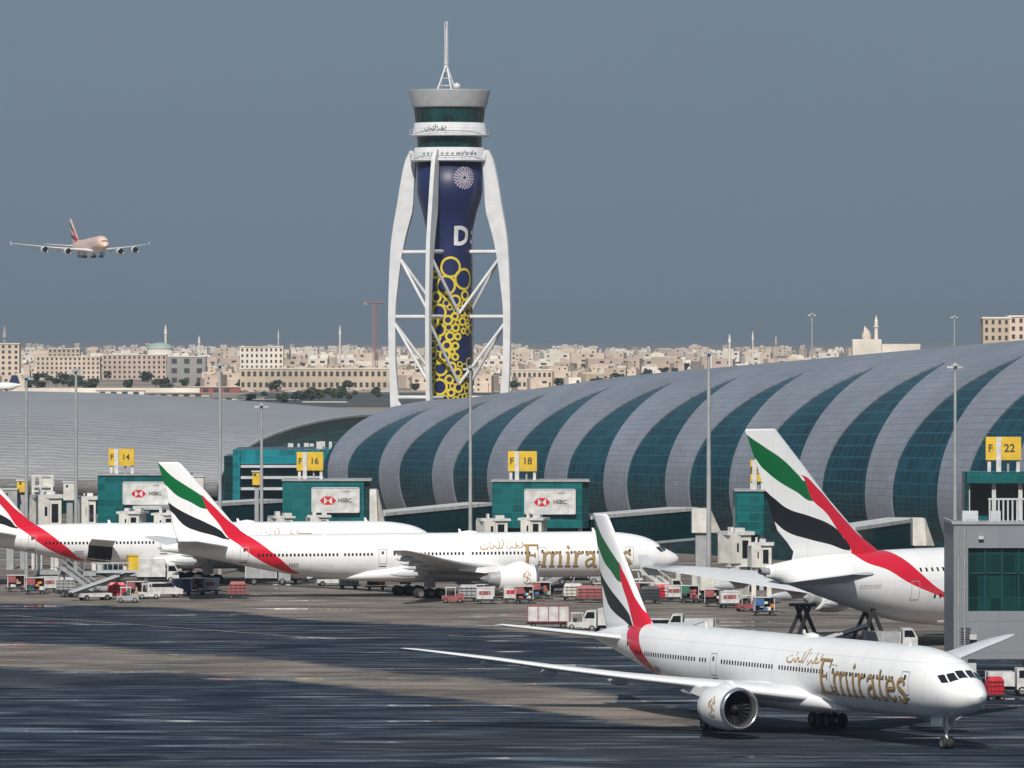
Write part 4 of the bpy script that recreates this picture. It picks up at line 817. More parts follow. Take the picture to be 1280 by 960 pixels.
bridge_head(651, 684, 647, 676, 905, 'cream boarding bridge head over the middle airliner, under the billboard')
bridge_head(902, 938, 664, 708, 845, 'large cream boarding bridge head left of the narrow gate house')
bridge_head(936, 968, 678, 712, 830, 'cream boarding bridge head with dark doorway behind the tailcone of the tallest airliner')
# white steel frames and small cabins at far left
def frame_tower(x0, x1, yt, yb, d, label):
    a, b = W(x0, yt, d), W(x1, yb, d); w_ = b.x - a.x; r = empty('steel_gantry', ((a.x + b.x) / 2, d, 0), label, 'gantry')
    q = MB()
    for sx in (-.5, -.1, .5):
        for sy in (0, 2.5): q.box((sx * w_, sy, a.z / 2), (.35, .35, a.z))
    for zz in (a.z, a.z - 1.6, b.z + 1):
        q.box((0, 0, zz), (w_ + .35, .3, .3)); q.box((0, 2.5, zz), (w_ + .35, .3, .3))
    q.build('frame', M_['truck_white'], r); q = MB(); q.box((w_ * .2, .5, a.z - .9), (w_ * .5, .8, 1.3)); q.build('sign_panel', M_['cream'], r)
frame_tower(41, 65, 595, 622, 960, 'white steel gantry in front of the far left boarding bridges')
def small_cabin(x0, x1, yt, yb, d, label, m):
    a, b = W(x0, yt, d), W(x1, yb, d); r = empty('rooftop_cabin', ((a.x + b.x) / 2, d, 0), label, 'cabin'); w_ = b.x - a.x
    q = MB(); q.box((0, 0, (a.z + b.z) / 2), (w_, 2.5, a.z - b.z)); q.build('cabin', m, r); q = MB(); q.box((0, 0, a.z + .1), (w_ + .3, 2.8, .2)); q.build('roof', M_['lightgrey'], r)
    q = MB(); q.box((-w_ * .2, -1.28, b.z + (a.z - b.z) * .8), (.35, .05, .35)); q.build('lamp', M_['dark'], r); q = MB(); q.box((0, 0, b.z / 2), (w_ * .5, 1.5, b.z)); q.build('column', M_['grey'], r)
small_cabin(80, 95, 603, 625, 945, 'tall pale cabin box left of the first gate house', M_['cream'])
small_cabin(22, 36, 601, 615, 962, 'pale yellow equipment box on the leftmost light mast', M_['yellow'])
small_cabin(240, 255, 596, 640, 962, 'pale pinkish service tower right of the middle airliner tail fin tip', M_['cream'])
small_cabin(4, 22, 612, 640, 960, 'grey-green equipment cabin at the far left edge', M_['grey'])
small_cabin(316, 326, 590, 606, 955, 'small yellow lamp box on a post in front of the annex', M_['yellow'])

# ------------------------------------------------------------------ grey building at right with green window
D3 = 640.0
gb = empty('grey_office_block', (W(1192, 655, D3).x, D3, 0), 'grey panelled block with a large green window at the right edge', 'building')
ox = gb.location.x; zt = W(0, 655, D3).z; WX = 14.0
M_['panel'] = grid_mat('grey_wall_panels', (.20, .215, .235), (.15, .16, .175), 4.5, 3.2, .07, .5, var=.12, panel_var=.06)
wx0, wx1 = W(1210, 0, D3).x - ox, WX; wz1, wz0 = W(0, 685, D3).z, W(0, 764, D3).z
b = MB()
def fq(mb, x0, x1, z0, z1, y=0.0, mi=0): mb.add([(x0, y, z0), (x1, y, z0), (x1, y, z1), (x0, y, z1)], [(0, 1, 2, 3)], mi, uvs=[(x0, z0), (x1, z0), (x1, z1), (x0, z1)])
fq(b, 0, wx0, 0, zt); fq(b, wx0, WX, wz1, zt); fq(b, wx0, WX, 2.6, wz0)
fq(b, wx0, wx0, wz0, wz1)
b.add([(0, 0, 0), (0, 14, 0), (0, 14, zt), (0, 0, zt)], [(0, 1, 2, 3)], uvs=[(0, 0), (14, 0), (14, zt), (0, zt)])
b.add([(WX, 0, 2.6), (WX, 14, 2.6), (WX, 14, zt), (WX, 0, zt)], [(0, 3, 2, 1)], uvs=[(0, 0), (14, 0), (14, zt), (0, zt)])
b.add([(0, 0, zt), (WX, 0, zt), (WX, 14, zt), (0, 14, zt)], [(0, 1, 2, 3)], uvs=[(0, 0), (WX, 0), (WX, 14), (0, 14)])
b.add([(wx0, 0, wz0), (WX, 0, wz0), (WX, .5, wz0), (wx0, .5, wz0)], [(0, 1, 2, 3)], uvs=[(0, 0), (1, 0), (1, 1), (0, 1)]); b.add([(wx0, 0, wz0), (wx0, .5, wz0), (wx0, .5, wz1), (wx0, 0, wz1)], [(0, 1, 2, 3)], uvs=[(0, 0)] * 4)
b.build('wall', M_['panel'], gb, fixn=False)
M_['greenglass'] = grid_mat('green_window_glass', (.004, .03, .03), (.01, .055, .05), 1.25, 2.2, .08, .12, var=.6, panel_var=.9)
b = MB(); fq(b, wx0, WX, wz0, wz1, .5); wn = b.build('window', M_['greenglass'], gb, fixn=False)
b = MB(); [b.box((wx0 + i * 1.7 + .05, .38, (wz0 + wz1) / 2), (.14, .16, wz1 - wz0)) for i in range(5)]; b.box(((wx0 + WX) / 2, .39, wz0 + (wz1 - wz0) * .6), (WX - wx0, .18, .16)); b.build('window_frame', M_['teal_dark'], wn)
b = MB(); b.box((WX / 2, -.02, zt + .12), (WX + .2, .3, .3)); b.box((-.03, 7, zt + .12), (.3, 14, .3)); b.build('parapet', M_['grey'], gb)
b = MB(); b.box((wx0 - .0, 5, 1.3), (wx0 * 1.2, 9, 2.6)); b.build('ground_floor', M_['lightgrey'], gb)
b = MB(); b.box((WX * .75, 3, 1.3), (WX * .45, 5, 2.55)); b.build('ground_floor', M_['cream'], gb)
b = MB(); q = W(1226, 672, D3); b.box((q.x - ox, -.25, q.z), (.5, .4, .3)); b.build('floodlight', M_['truck_white'], gb)
b = MB(); q = W(1216, 796, D3); b.box((q.x - ox, -.4, q.z), (.7, .4, .5)); b.build('floodlight', M_['truck_white'], gb)
for x_ in (.5, wx0 - .35):
    b = MB(); b.tube((x_, -.14, .2), (x_, -.14, zt - .3), .09, .09, 6); [b.box((x_, -.06, z_), (.3, .14, .08)) for z_ in (2, 5.5, 9, 12.5)]; b.build('drainpipe', M_['grey'], gb)
b = MB(); [b.box((1.2 + i * .0, -.05, 4.2 + i * .22), (1.0, .1, .07)) for i in range(8)]; b.build('louvre', M_['dark'], gb)
for x_, w_ in ((2.0, 1.6), (4.6, 1.0)): b = MB(); b.box((x_, 5, zt + .65), (w_, 1.4, 1.1)); b.box((x_, 4.28, zt + .65), (w_ * .7, .06, .7)); b.build('roof_plant', M_['lightgrey'], gb)
# balustrade on its roof
rl = empty('balustrade', (W(1237, 660, D3 + 1).x, D3 + 1, zt), 'pale slatted balustrade standing on the roof of the grey block', 'railing')
b = MB(); n = 14; L = 6.5
for i in range(n): b.box((i * L / n, 0, 1.25), (.16, .12, 2.4))
b.build('baluster_row', M_['lightgrey'], rl); b = MB(); b.box((L / 2, 0, 2.5), (L + .3, .2, .18)); b.box((L / 2, 0, .12), (L + .3, .2, .15)); b.build('rail', M_['lightgrey'], rl)
# portal gate house behind it
D4 = 790.0
pg = empty('gate_portal', (0, 0, 0), 'open teal-framed gate portal above the grey block, carrying the rightmost yellow sign', 'gate house')
b = MB(); blockW(b, 1209, 1330, 590, 604, D4, 6); b.build('beam', M_['teal'], pg)
b = MB(); blockW(b, 1206, 1211, 590, 660, D4 + .3, 5.4); b.build('side_frame', M_['teal_dark'], pg)
b = MB(); blockW(b, 1212, 1330, 604, 650, D4 + 7, 1); b.build('back_wall', mat('brown_grey_wall', (.17, .16, .155), .7), pg)
b = MB(); blockW(b, 1210, 1235, 645, 664, D4 - .5, 3, toground=True); b.build('parapet_panel', M_['teal'], pg)
b = MB(); blockW(b, 1235, 1330, 652, 664, D4 - .5, 3, toground=True); b.build('lower_block', M_['teal_dark'], pg)
for x in (1211.5, 1242.5, 1275.5):
    b = MB(); blockW(b, x - (1 if x < 1220 else 2.5), x + (1 if x < 1220 else 2.5), 604, 664, D4 + 1, .4); b.build('post', M_['truck_white'], pg)
yellow_sign(1232, 1276, 546, 575, 591, D4 + 2, '22', 'yellow gate sign at the right edge of the picture', .36)

# ------------------------------------------------------------------ light masts
def light_mast(px, ytop, d, label, r=.32, head=True):
    p = W(px, ytop, d); o = empty('light_mast', (p.x, d, 0), label, 'light mast', group='tall apron light masts')
    b = MB(); b.tube((0, 0, 0), (0, 0, p.z), r, r * .55, 10); b.build('pole', M_['mast'], o)
    if head:
        b = MB(); b.lathe([(p.z - .4, .3), (p.z - .25, .65), (p.z - .15, .65), (p.z, .3), (p.z + .2, .1)], n=14); b.build('head_frame', M_['grey'], o)
        for i in range(5):
            a = i * 2 * math.pi / 5 + .4; q = MB(); q.box((.8 * math.cos(a), .8 * math.sin(a), p.z - .4), (.4, .35, .28), 0, a); q.build('floodlight', M_['lightgrey'], o)
light_mast(33, 470, 925, 'leftmost light mast, beside the yellow equipment box')
light_mast(95, 462, 925, 'light mast between the far left boarding bridges and the leftmost billboard')
light_mast(275, 455, 940, 'light mast right of the middle airliner tail fin, in front of the grey shell')
light_mast(327, 505, 940, 'shorter light mast in front of the teal annex')
light_mast(588, 458, 915, 'light mast under the control tower, in front of the ribbed vault')
light_mast(886, 440, 850, 'light mast behind the small white wingtip, right of the nose of the middle airliner', .38)
light_mast(1194, 455, 800, 'light mast with bright lamp head just above the left corner of the grey block', .3)
light_mast(1015, 392, 1500, 'thin light mast rising beyond the vault, left of the mosque', .32)
light_mast(1193, 395, 1700, 'thin light mast rising beyond the vault, right of the mosque', .3)

# ------------------------------------------------------------------ control tower
TD = 1300.0; sT = FPX / TD; TX = (562 - 640) / sT
tower = empty('control_tower', (TX, TD, 0), 'tall control tower with navy and yellow wrapped shaft and white curved legs', 'control tower')
zy = lambda y: H - (y - Y0) / sT
M_['navy'] = mat('navy_wrap', (.012, .02, .085), .45, var=.3, vscale=.12)
M_['tw'] = mat('white_tower_concrete', (.62, .63, .64), .55, var=.12, vscale=.4)
M_['tgrey'] = mat('grey_tower_crown', (.40, .41, .43), .5, .2, var=.12, vscale=.6)
M_['tglass'] = mat('green_cab_glass', (.008, .045, .045), .1, var=.6, vscale=.5)
M_['wrapyellow'] = mat('yellow_wrap_rings', (.62, .48, .03), .55)
px = lambda r: r / sT
b = MB(); b.lathe([(0, px(27.5)), (zy(300), px(27.5)), (zy(285), px(29.5)), (zy(265), px(34)), (zy(248), px(39.5)), (zy(240), px(41)), (zy(203), px(41)), (zy(203), px(5))], n=48); shaft = b.build('shaft', M_['navy'], tower)
b = MB(); b.lathe([(zy(203), px(40)), (zy(202), px(49)), (zy(200), px(49.5)), (zy(199), px(46)), (zy(185), px(44)), (zy(185), px(30))], n=48); b.build('lower_gallery', M_['tw'], tower)
b = MB(); b.lathe([(zy(185), px(40)), (zy(170), px(41))], n=48); b.build('lower_glazing', M_['tglass'], tower)
b = MB(); b.lathe([(zy(171), px(40)), (zy(171), px(49)), (zy(168.5), px(50)), (zy(168), px(46)), (zy(154), px(44)), (zy(154), px(30))], n=48); b.build('upper_gallery', M_['tw'], tower)
b = MB(); b.lathe([(zy(154), px(42)), (zy(135), px(44))], n=48); b.build('cab_glazing', M_['tglass'], tower)
b = MB()
for i in range(24):
    a = 2 * math.pi * (i + .5) / 24; b.tube((px(42.4) * math.cos(a), px(42.4) * math.sin(a), zy(154)), (px(44.4) * math.cos(a), px(44.4) * math.sin(a), zy(135)), .07, .07, 4)
b.build('mullion_ring', M_['dark'], tower)
b = MB(); b.lathe([(zy(135), px(42)), (zy(135), px(46)), (zy(133), px(46.5)), (zy(114), px(51)), (zy(113), px(51)), (zy(113.5), px(49)), (zy(116), px(48)), (zy(116), .05)], n=48); b.build('crown', M_['tgrey'], tower)
b = MB()
for y, r in ((168, 50), (199, 50)):
    n = 30
    for i in range(n):
        a = 2 * math.pi * i / n; b.tube((px(r) * math.cos(a), px(r) * math.sin(a), zy(y)), (px(r) * math.cos(a), px(r) * math.sin(a), zy(y) + 1.1), .04, .04, 4)
    for h_ in (.6, 1.1): b.lathe([(zy(y) + h_, px(r) - .05), (zy(y) + h_ + .06, px(r) - .05), (zy(y) + h_ + .06, px(r) + .05), (zy(y) + h_, px(r) + .05), (zy(y) + h_, px(r) - .05)], n=30)
b.build('gallery_railing', M_['lightgrey'], tower)
ant = MB(); z1, z2, z3 = zy(116), zy(80), zy(36); ox_ = px(-4)
for a in (0, 90, 180, 270):
    q = Vector((math.cos(R(a + 30)) * px(14), math.sin(R(a + 30)) * px(14), 0)); ant.tube(Vector((ox_, 0, z1)) + q, (ox_, 0, z2), .22, .18, 6)
for k in range(3):
    zz = z1 + (z2 - z1) * (k + 1) / 4; rr = px(14) * (1 - (k + 1) / 4); pts = [Vector((ox_ + math.cos(R(a + 30)) * rr, math.sin(R(a + 30)) * rr, zz)) for a in (0, 90, 180, 270)]
    for i in range(4): ant.tube(pts[i], pts[(i + 1) % 4], .08, .08, 5)
for a in (45, 165, 285): ant.tube((ox_ + .45 * math.cos(R(a)), .45 * math.sin(R(a)), z2 - 1), (ox_ + .3 * math.cos(R(a)), .3 * math.sin(R(a)), z3 + 1.5), .09, .09, 5)
for k in range(10):
    zz = z2 + (z3 - z2 - 1.5) * k / 10; ant.lathe([(zz, .5), (zz + .12, .5)], (ox_, 0, 0), 8)
ant.tube((ox_, 0, z2), (ox_, 0, z3), .32, .14, 6); ant.build('antenna_mast', M_['tw'], tower)
b = MB(); b.lathe([(-.8, .02), (-.5, .65), (0, .85), (.5, .65), (.8, .02)], (px(9), -3, z1 + 1.2), 14); b.build('radome', M_['truck_white'], tower)
# four radial blade legs
LEGS = [(188, 50, 45), (200, 56, 43), (230, 62.5, 45), (260, 67.5, 46.5), (285, 72, 53), (310, 75, 59), (350, 77, 65), (395, 78, 69), (440, 77.5, 69), (500, 75.5, 65), (560, 73, 61), (637, 70, 56)]
lo = pchip([q[0] for q in LEGS], [q[1] for q in LEGS]); li = pchip([q[0] for q in LEGS], [q[2] for q in LEGS])
AZ = [180 + 19.6, 270 - 0 + 0 + 0, 0, 90]
AZ = [180 + 0, 270, 0, 90]; AZ = [a - 19.6 for a in AZ]
for az in AZ:
    b = MB(); e = Vector((math.cos(R(az)), math.sin(R(az)), 0)); s = Vector((-e.y, e.x, 0)) * .42; sc = []
    for k in range(41):
        y = 188 + (637 - 188) * k / 40; ro, ri = px(lo(y)) * 1.04, px(li(y)) * 1.04
        sc.append([e * ri - s + Vector((0, 0, zy(y))), e * ro - s + Vector((0, 0, zy(y))), e * ro + s + Vector((0, 0, zy(y))), e * ri + s + Vector((0, 0, zy(y)))])
    b.loft(sc, smooth=False); b.build('leg', M_['tw'], tower)
    for y in (315, 396, 497):
        b = MB(); b.tube(e * px(li(y) + 1) * 1.04 + Vector((0, 0, zy(y))), e * px(26) + Vector((0, 0, zy(y))), .42, .42, 8); b.build('horizontal_brace', M_['tw'], tower)
    for y0_, y1_ in ((322, 392), (402, 480), (500, 585)):
        for da in (45, -45):
            m_ = Vector((math.cos(R(az + da)), math.sin(R(az + da)), 0)) * px(28); b = MB(); b.tube(e * px(li(y0_) + 3) * 1.04 + Vector((0, 0, zy(y0_))), m_ + Vector((0, 0, zy(y1_))), .33, .33, 8); b.build('diagonal_brace', M_['tw'], tower)
# wrap artwork: rings, letter, emblem
RC = px(27.5)
SR = pchip([0, zy(300), zy(285), zy(265), zy(248), zy(240), zy(203)], [px(v) for v in (27.5, 27.5, 29.5, 34, 39.5, 41, 41)])
def flare(u, v, off): a = u / RC; rr = SR(v) + off; return (math.sin(a) * rr, -math.cos(a) * rr, v)
def cyl(rr):
    def mp(u, v, off):  # u = arc metres to the right of the centre line facing the camera, v = height
        a = u / rr; return (math.sin(a) * (rr + off), -math.cos(a) * (rr + off), v)
    return mp
rings = [(398, 285, 46), (462, 342, 48), (375, 372, 44), (340, 500, 36), (385, 538, 20), (345, 585, 28), (395, 615, 19), (455, 545, 17), (422, 575, 16), (432, 617, 14), (315, 655, 18), (380, 660, 20), (420, 662, 15), (316, 705, 18), (370, 707, 24), (420, 714, 14), (350, 770, 32), (402, 762, 20), (432, 790, 18), (345, 858, 36), (392, 822, 18), (435, 862, 20), (325, 545, 15), (330, 428, 24), (420, 445, 24), (466, 420, 20), (400, 885, 16), (470, 850, 14), (310, 800, 14), (453, 503, 14), (477, 562, 11), (458, 590, 11), (326, 320, 16), (340, 610 + 15, 10), (300, 470, 20), (300, 770, 14), (380, 420, 16), (440, 830, 12), (405, 690, 12), (345, 735, 11), (418, 520, 15)]
g = MB(); i = 0
for zx, zyy, zr in rings:
    s = max(-.97, min(.97, (zx - 392) / 106)); u = math.asin(s) * RC; v = zy(260 + zyy / 3.84); rr = zr / 3.84 / sT
    pts = [(u + math.cos(t) * rr, v + math.sin(t) * rr) for t in [2 * math.pi * q / 22 for q in range(23)]]
    ribbon(g, pts, .48, cyl(RC), .03 + .002 * i, 0, False, True); i += 1
rnd = random.Random(3); packed = [(math.asin(max(-.97, min(.97, (zx - 392) / 106))) * RC, zy(260 + q / 3.84), zr / 3.84 / sT) for zx, q, zr in rings]
for k in range(3000):
    u = rnd.uniform(-1.25, 1.3) * RC; rr = rnd.choice([.5, .65, .8, 1.0, 1.3]); yp = rnd.uniform(375, 500); v = zy(yp)
    if yp < 385 and rr > .7 or (.35 * RC < u and 418 < yp < 452): continue
    if all(math.hypot(u - a, v - c) > (rr + e) * .93 for a, c, e in packed):
        packed.append((u, v, rr)); pts = [(u + math.cos(t) * rr, v + math.sin(t) * rr) for t in [2 * math.pi * q / 18 for q in range(19)]]; ribbon(g, pts, .27, cyl(RC), .03 + .0006 * len(packed), 0, False, True)
for k in range(90):
    u = rnd.uniform(1.65, 4.65) * RC; v = rnd.uniform(zy(500), zy(325)); rr = rnd.choice([.7, .9, 1.1, 1.5]); pts = [(u + math.cos(t) * rr, v + math.sin(t) * rr) for t in [2 * math.pi * q / 18 for q in range(19)]]
    ribbon(g, pts, .35, cyl(RC), .03 + .0015 * k, 0, False, True)
for k in range(60):   # rings go on down to the ground
    u = rnd.uniform(0, 2 * math.pi) * RC; v = rnd.uniform(3, zy(505)); rr = rnd.choice([.7, .9, 1.1, 1.5]); pts = [(u + math.cos(t) * rr, v + math.sin(t) * rr) for t in [2 * math.pi * q / 18 for q in range(19)]]
    ribbon(g, pts, .35, cyl(RC), .03 + .0015 * k, 0, False, True)
g.build('ring_artwork', M_['wrapyellow'], shaft, fixn=False)
g = MB(); c1 = flare; v0, v1 = zy(307), zy(283); hD = v1 - v0; u0 = math.asin(8 / 27.5) * RC
ribbon(g, [(u0, v0), (u0, v1)], .85, c1, .16, 0, False)
ribbon(g, [(u0, v1 - .38), (u0 + hD * .28, v1 - .40), (u0 + hD * .58, v1 - hD * .3), (u0 + hD * .58, v0 + hD * .3), (u0 + hD * .28, v0 + .40), (u0, v0 + .38)], .8, c1, .17)
for vv in (v0 + hD * .2, v0 + hD * .68): ribbon(g, [(RC * 1.12, vv), (RC * 1.12 + .8, vv)], .8, c1, .165, 0, False)
g.build('white_letter', M_['tw'], shaft, fixn=False)
g = MB(); RF = px(41); cF = cyl(RF); uc = math.asin(19 / 41) * RF; vc = zy(223)
M_['emblem'] = mat('pale_emblem', (.42, .38, .45), .5, var=.3, vscale=2)
for k, rr in enumerate((.55, .95, 1.35, 1.75, 2.15)):
    n = 7 + 4 * k
    for q in range(n):
        a = 2 * math.pi * q / n + k * .3; x, y = uc + math.cos(a) * rr * 1.0, vc + math.sin(a) * rr; s_ = .26 - .015 * k
        pts = [(x + math.cos(t) * s_ * .6, y + math.sin(t) * s_ * .6) for t in [2 * math.pi * z / 8 for z in range(9)]]; ribbon(g, pts, s_ * .9, cF, .03 + .002 * k, 0, False, True)
g.build('round_emblem', M_['emblem'], shaft, fixn=False)
g = MB(); cG = cyl(px(45.2))
for i, (pts, wd) in enumerate(ARAB): ribbon(g, [(-px(34) + x * .78, zy(164) + y * 1.0) for x, y in pts], wd * 1.6, cG, .05 + .004 * i)
g.build('arabic_lettering', M_['text'], tower, fixn=False)
cG = cyl(px(46.2))
for i in range(12): g = MB(); ribbon(g, [(-px(36) + i * 1.05, zy(193)), (-px(36) + i * 1.05 + .5, zy(191.5))], .35, cG, .05, 0, False); g.build('gallery_vent', M_['grey'], tower, fixn=False)
for i in range(7): g = MB(); ribbon(g, [(px(12) + i * .6, zy(193) + (i % 3) * .3), (px(12) + i * .6 + .3, zy(191.5))], .3, cG, .06, 0, False); g.build('gallery_vent', M_['grey'], tower, fixn=False)

# ------------------------------------------------------------------ ground vehicles and equipment
def wheels(root, xs, y, r=.45, wd=.3):
    for x in xs:
        for s in (-1, 1): wheel(root, x, s * y, r, wd)
def truck(loc, rz, label, box_m, cab_m='truck_white', L=7.0, hb=2.6, kind='box_truck', cat='truck', lift=0.0, sc=1.0, group=None):
    r = empty(kind, loc, label, cat, rz, group, sc)
    b = MB(); b.box((0, 0, .75), (L, 1.6, .3)); b.build('chassis', M_['dark'], r)
    b = MB(); cx = L / 2 - .8; sec = []
    for x, z in ((L / 2 - 1.7, 2.75), (L / 2 - .5, 2.7), (L / 2 - .08, 1.75), (L / 2, .7)): pass
    b.add([(L / 2 - 1.7, y, z) for y in (-1.1, 1.1) for z in (.6, 2.7)] + [(L / 2 - .55, y, 2.7) for y in (-1.1, 1.1)] + [(L / 2, y, z) for y in (-1.1, 1.1) for z in (.6, 1.7)],
          [(0, 1, 4, 7, 6), (2, 8, 9, 5, 3), (0, 2, 3, 1), (1, 3, 5, 4), (4, 5, 9, 7), (7, 9, 8, 6), (0, 6, 8, 2)]); b.build('cab', M_[cab_m], r)
    b = MB(); b.add([(L / 2 - .50, -.95, 2.6), (L / 2 - .50, .95, 2.6), (L / 2 + .0, .95, 1.78), (L / 2 + .0, -.95, 1.78)], [(0, 1, 2, 3)]); b.v = [(x + .03, y, z + .02) for x, y, z in b.v]
    for s in (-1, 1): b.add([(L / 2 - 1.5, s * 1.115, 1.75), (L / 2 - .25, s * 1.115, 1.75), (L / 2 - .62, s * 1.115, 2.5), (L / 2 - 1.5, s * 1.115, 2.5)], [(0, 1, 2, 3)])
    b.build('windscreen', M_['glass_dark'], r)
    b = MB(); b.box((-.95, 0, .95 + lift + hb / 2), (L - 2.1, 2.4, hb)); b.build('cargo_box', M_[box_m], r)
    b = MB(); [b.box((-.95 + sx * (L - 2.1) / 2, sy * 1.2, .95 + lift + hb / 2), (.12, .12, hb + .04)) for sx in (-1, 0, 1) for sy in (-1, 1)]; b.build('box_trim', M_['lightgrey'], r)
    if lift > .5:
        for s in (-1, 1):
            b = MB(); b.bar((-L / 2 + .6, s * .8, .9), (L / 2 - 2.6, s * .8, .95 + lift), .18, .18); b.bar((-L / 2 + .6, s * .8, .95 + lift), (L / 2 - 2.6, s * .8, .9), .18, .18); b.build('scissor_lift', M_['dark'], r)
    wheels(r, (L / 2 - 1.2, -L / 2 + 1.3), .95, .48, .32); return r
LUG = [M_['black'], M_['blue'], M_['dullred'], M_['grey'], M_['cream'], M_['green'], M_['orange']]
def container(loc, rz, label, m, w_=2.4, group='cargo containers on dollies', style=0):
    r = empty('container_dolly', loc, label, 'cargo dolly', rz + random.uniform(-.12, .12), group)
    b = MB(); b.box((0, 0, .5), (w_ + .6, 1.7, .16)); b.bar((w_ / 2 + .3, 0, .45), (w_ / 2 + 1.5, 0, .3), .1, .1); b.build('dolly_frame', M_['dark'], r)
    h = 1.6; x = w_ / 2
    if style == 0:
        b = MB(); b.add([(-x, y, z) for y in (-.78, .78) for z in (.6, .6 + h)] + [(x, y, z) for y in (-.78, .78) for z in (1.1, .6 + h)] + [(x - .4, y, .6) for y in (-.78, .78)],
            [(0, 1, 5, 4, 8), (2, 9, 6, 7, 3), (0, 2, 3, 1), (1, 3, 7, 5), (4, 5, 7, 6), (8, 4, 6, 9), (0, 8, 9, 2)]); b.build('container', M_['truck_white'], r)
        b = MB(); b.box((-.1, -.80, 1.45), (w_ * .62, .03, .5)); b.box((-.1, .80, 1.45), (w_ * .62, .03, .5)); b.build('side_panel', M_[m], r)
        b = MB(); [b.box((q * w_ * .5, -.81, 1.4), (.05, .05, 1.5)) for q in (-.9, -.33, .33)]; [b.box((-.05, -.81, z), (w_ * .9, .05, .06)) for z in (.68, 2.1)]; b.build('frame_rail', M_['lightgrey'], r)
    elif style == 1:
        for s_ in (-1, 1):
            for q in (-1, 1): b = MB(); b.box((q * (x - .05), s_ * .76, 1.4), (.08, .08, 1.7)); b.build('post', M_['lightgrey'], r)
        b = MB(); b.box((0, 0, 2.28), (w_ + .2, 1.75, .09)); b.build('roof', M_['truck_white'], r)
        b = MB(); b.box((-x * .5, -.74, 1.75), (w_ * .46, .06, .95)); b.build('curtain', M_[m], r); b = MB(); b.box((0, .74, 1.45), (w_ * .96, .05, 1.6)); b.build('curtain', M_[m], r)
        for k in range(9):
            o = tag(MB().box((0, 0, 0), (random.uniform(.35, .6), random.uniform(.5, .9), random.uniform(.25, .5))).build('suitcase', random.choice(LUG), r))
            o.location = (random.uniform(-x + .3, x - .3), random.uniform(-.3, .3), .85 + .38 * (k // 3)); o.rotation_euler = (0, 0, random.uniform(-.4, .4))
    else:
        b = MB(); sec = []
        for z, q in ((.6, 1), (1.3, 1.0), (1.9, .93), (2.25, .78)): sec.append([(a_ * x * q + random.uniform(-.08, .08), c_ * .78 * q, z) for a_, c_ in ((-1, -1), (-.3, -1.02), (.4, -1), (1, -1), (1, 1), (.2, 1), (-1, 1))])
        b.loft(sec, smooth=False); b.build('netted_load', M_[m], r); b = MB(); [b.box((q * w_ * .5, -.82, 1.3), (.05, .04, 1.4)) for q in (-.7, -.2, .3, .8)]; [b.box((0, -.83, z), (w_ * .95, .04, .05)) for z in (.9, 1.4, 1.8)]; b.build('cargo_net', M_['dark'], r)
    wheels(r, (-w_ * .35, w_ * .35), .7, .22, .14)
    return r
def tug(loc, rz, label, m='truck_white'):
    r = empty('baggage_tractor', loc, label, 'tractor', rz, 'baggage tractors on the apron')
    b = MB(); b.box((0, 0, .65), (2.9, 1.4, .6)); b.box((.95, 0, 1.05), (.95, 1.3, .3)); b.build('body', M_[m], r)
    b = MB(); [b.box((x, y, 1.45), (.08, .08, 1.1)) for x in (-.9, .35) for y in (-.6, .6)]; b.box((-.28, 0, 2.03), (1.5, 1.4, .1)); b.build('canopy', M_['truck_white'], r)
    b = MB(); b.box((-.5, 0, 1.1), (.4, 1.1, .5)); b.build('seat', M_['black'], r); wheels(r, (-.95, .95), .6, .36, .22); return r
def van(loc, rz, label, m='truck_white'):
    r = empty('service_van', loc, label, 'van', rz)
    b = MB(); P = [(-2.4, .45), (2.45, .45), (2.5, 1.1), (1.6, 1.35), (1.0, 2.0), (-2.3, 2.05)]; n = len(P)
    b.add([(x, -.92, z) for x, z in P] + [(x, .92, z) for x, z in P], [tuple(range(n))[::-1], tuple(range(n, 2 * n))] + [(i, (i + 1) % n, n + (i + 1) % n, n + i) for i in range(n)]); b.build('body', M_[m], r)
    b = MB(); b.add([(1.58, -.8, 1.4), (1.58, .8, 1.4), (1.05, .8, 1.95), (1.05, -.8, 1.95)], [(0, 1, 2, 3)]); b.v = [(x + .03, y, z + .02) for x, y, z in b.v]
    for s in (-1, 1): b.add([(-2.1, s * .935, 1.4), (1.35, s * .935, 1.4), (.9, s * .935, 1.9), (-2.1, s * .935, 1.9)], [(0, 1, 2, 3)])
    b.build('window', M_['glass_dark'], r); wheels(r, (-1.5, 1.55), .8, .34, .22); return r
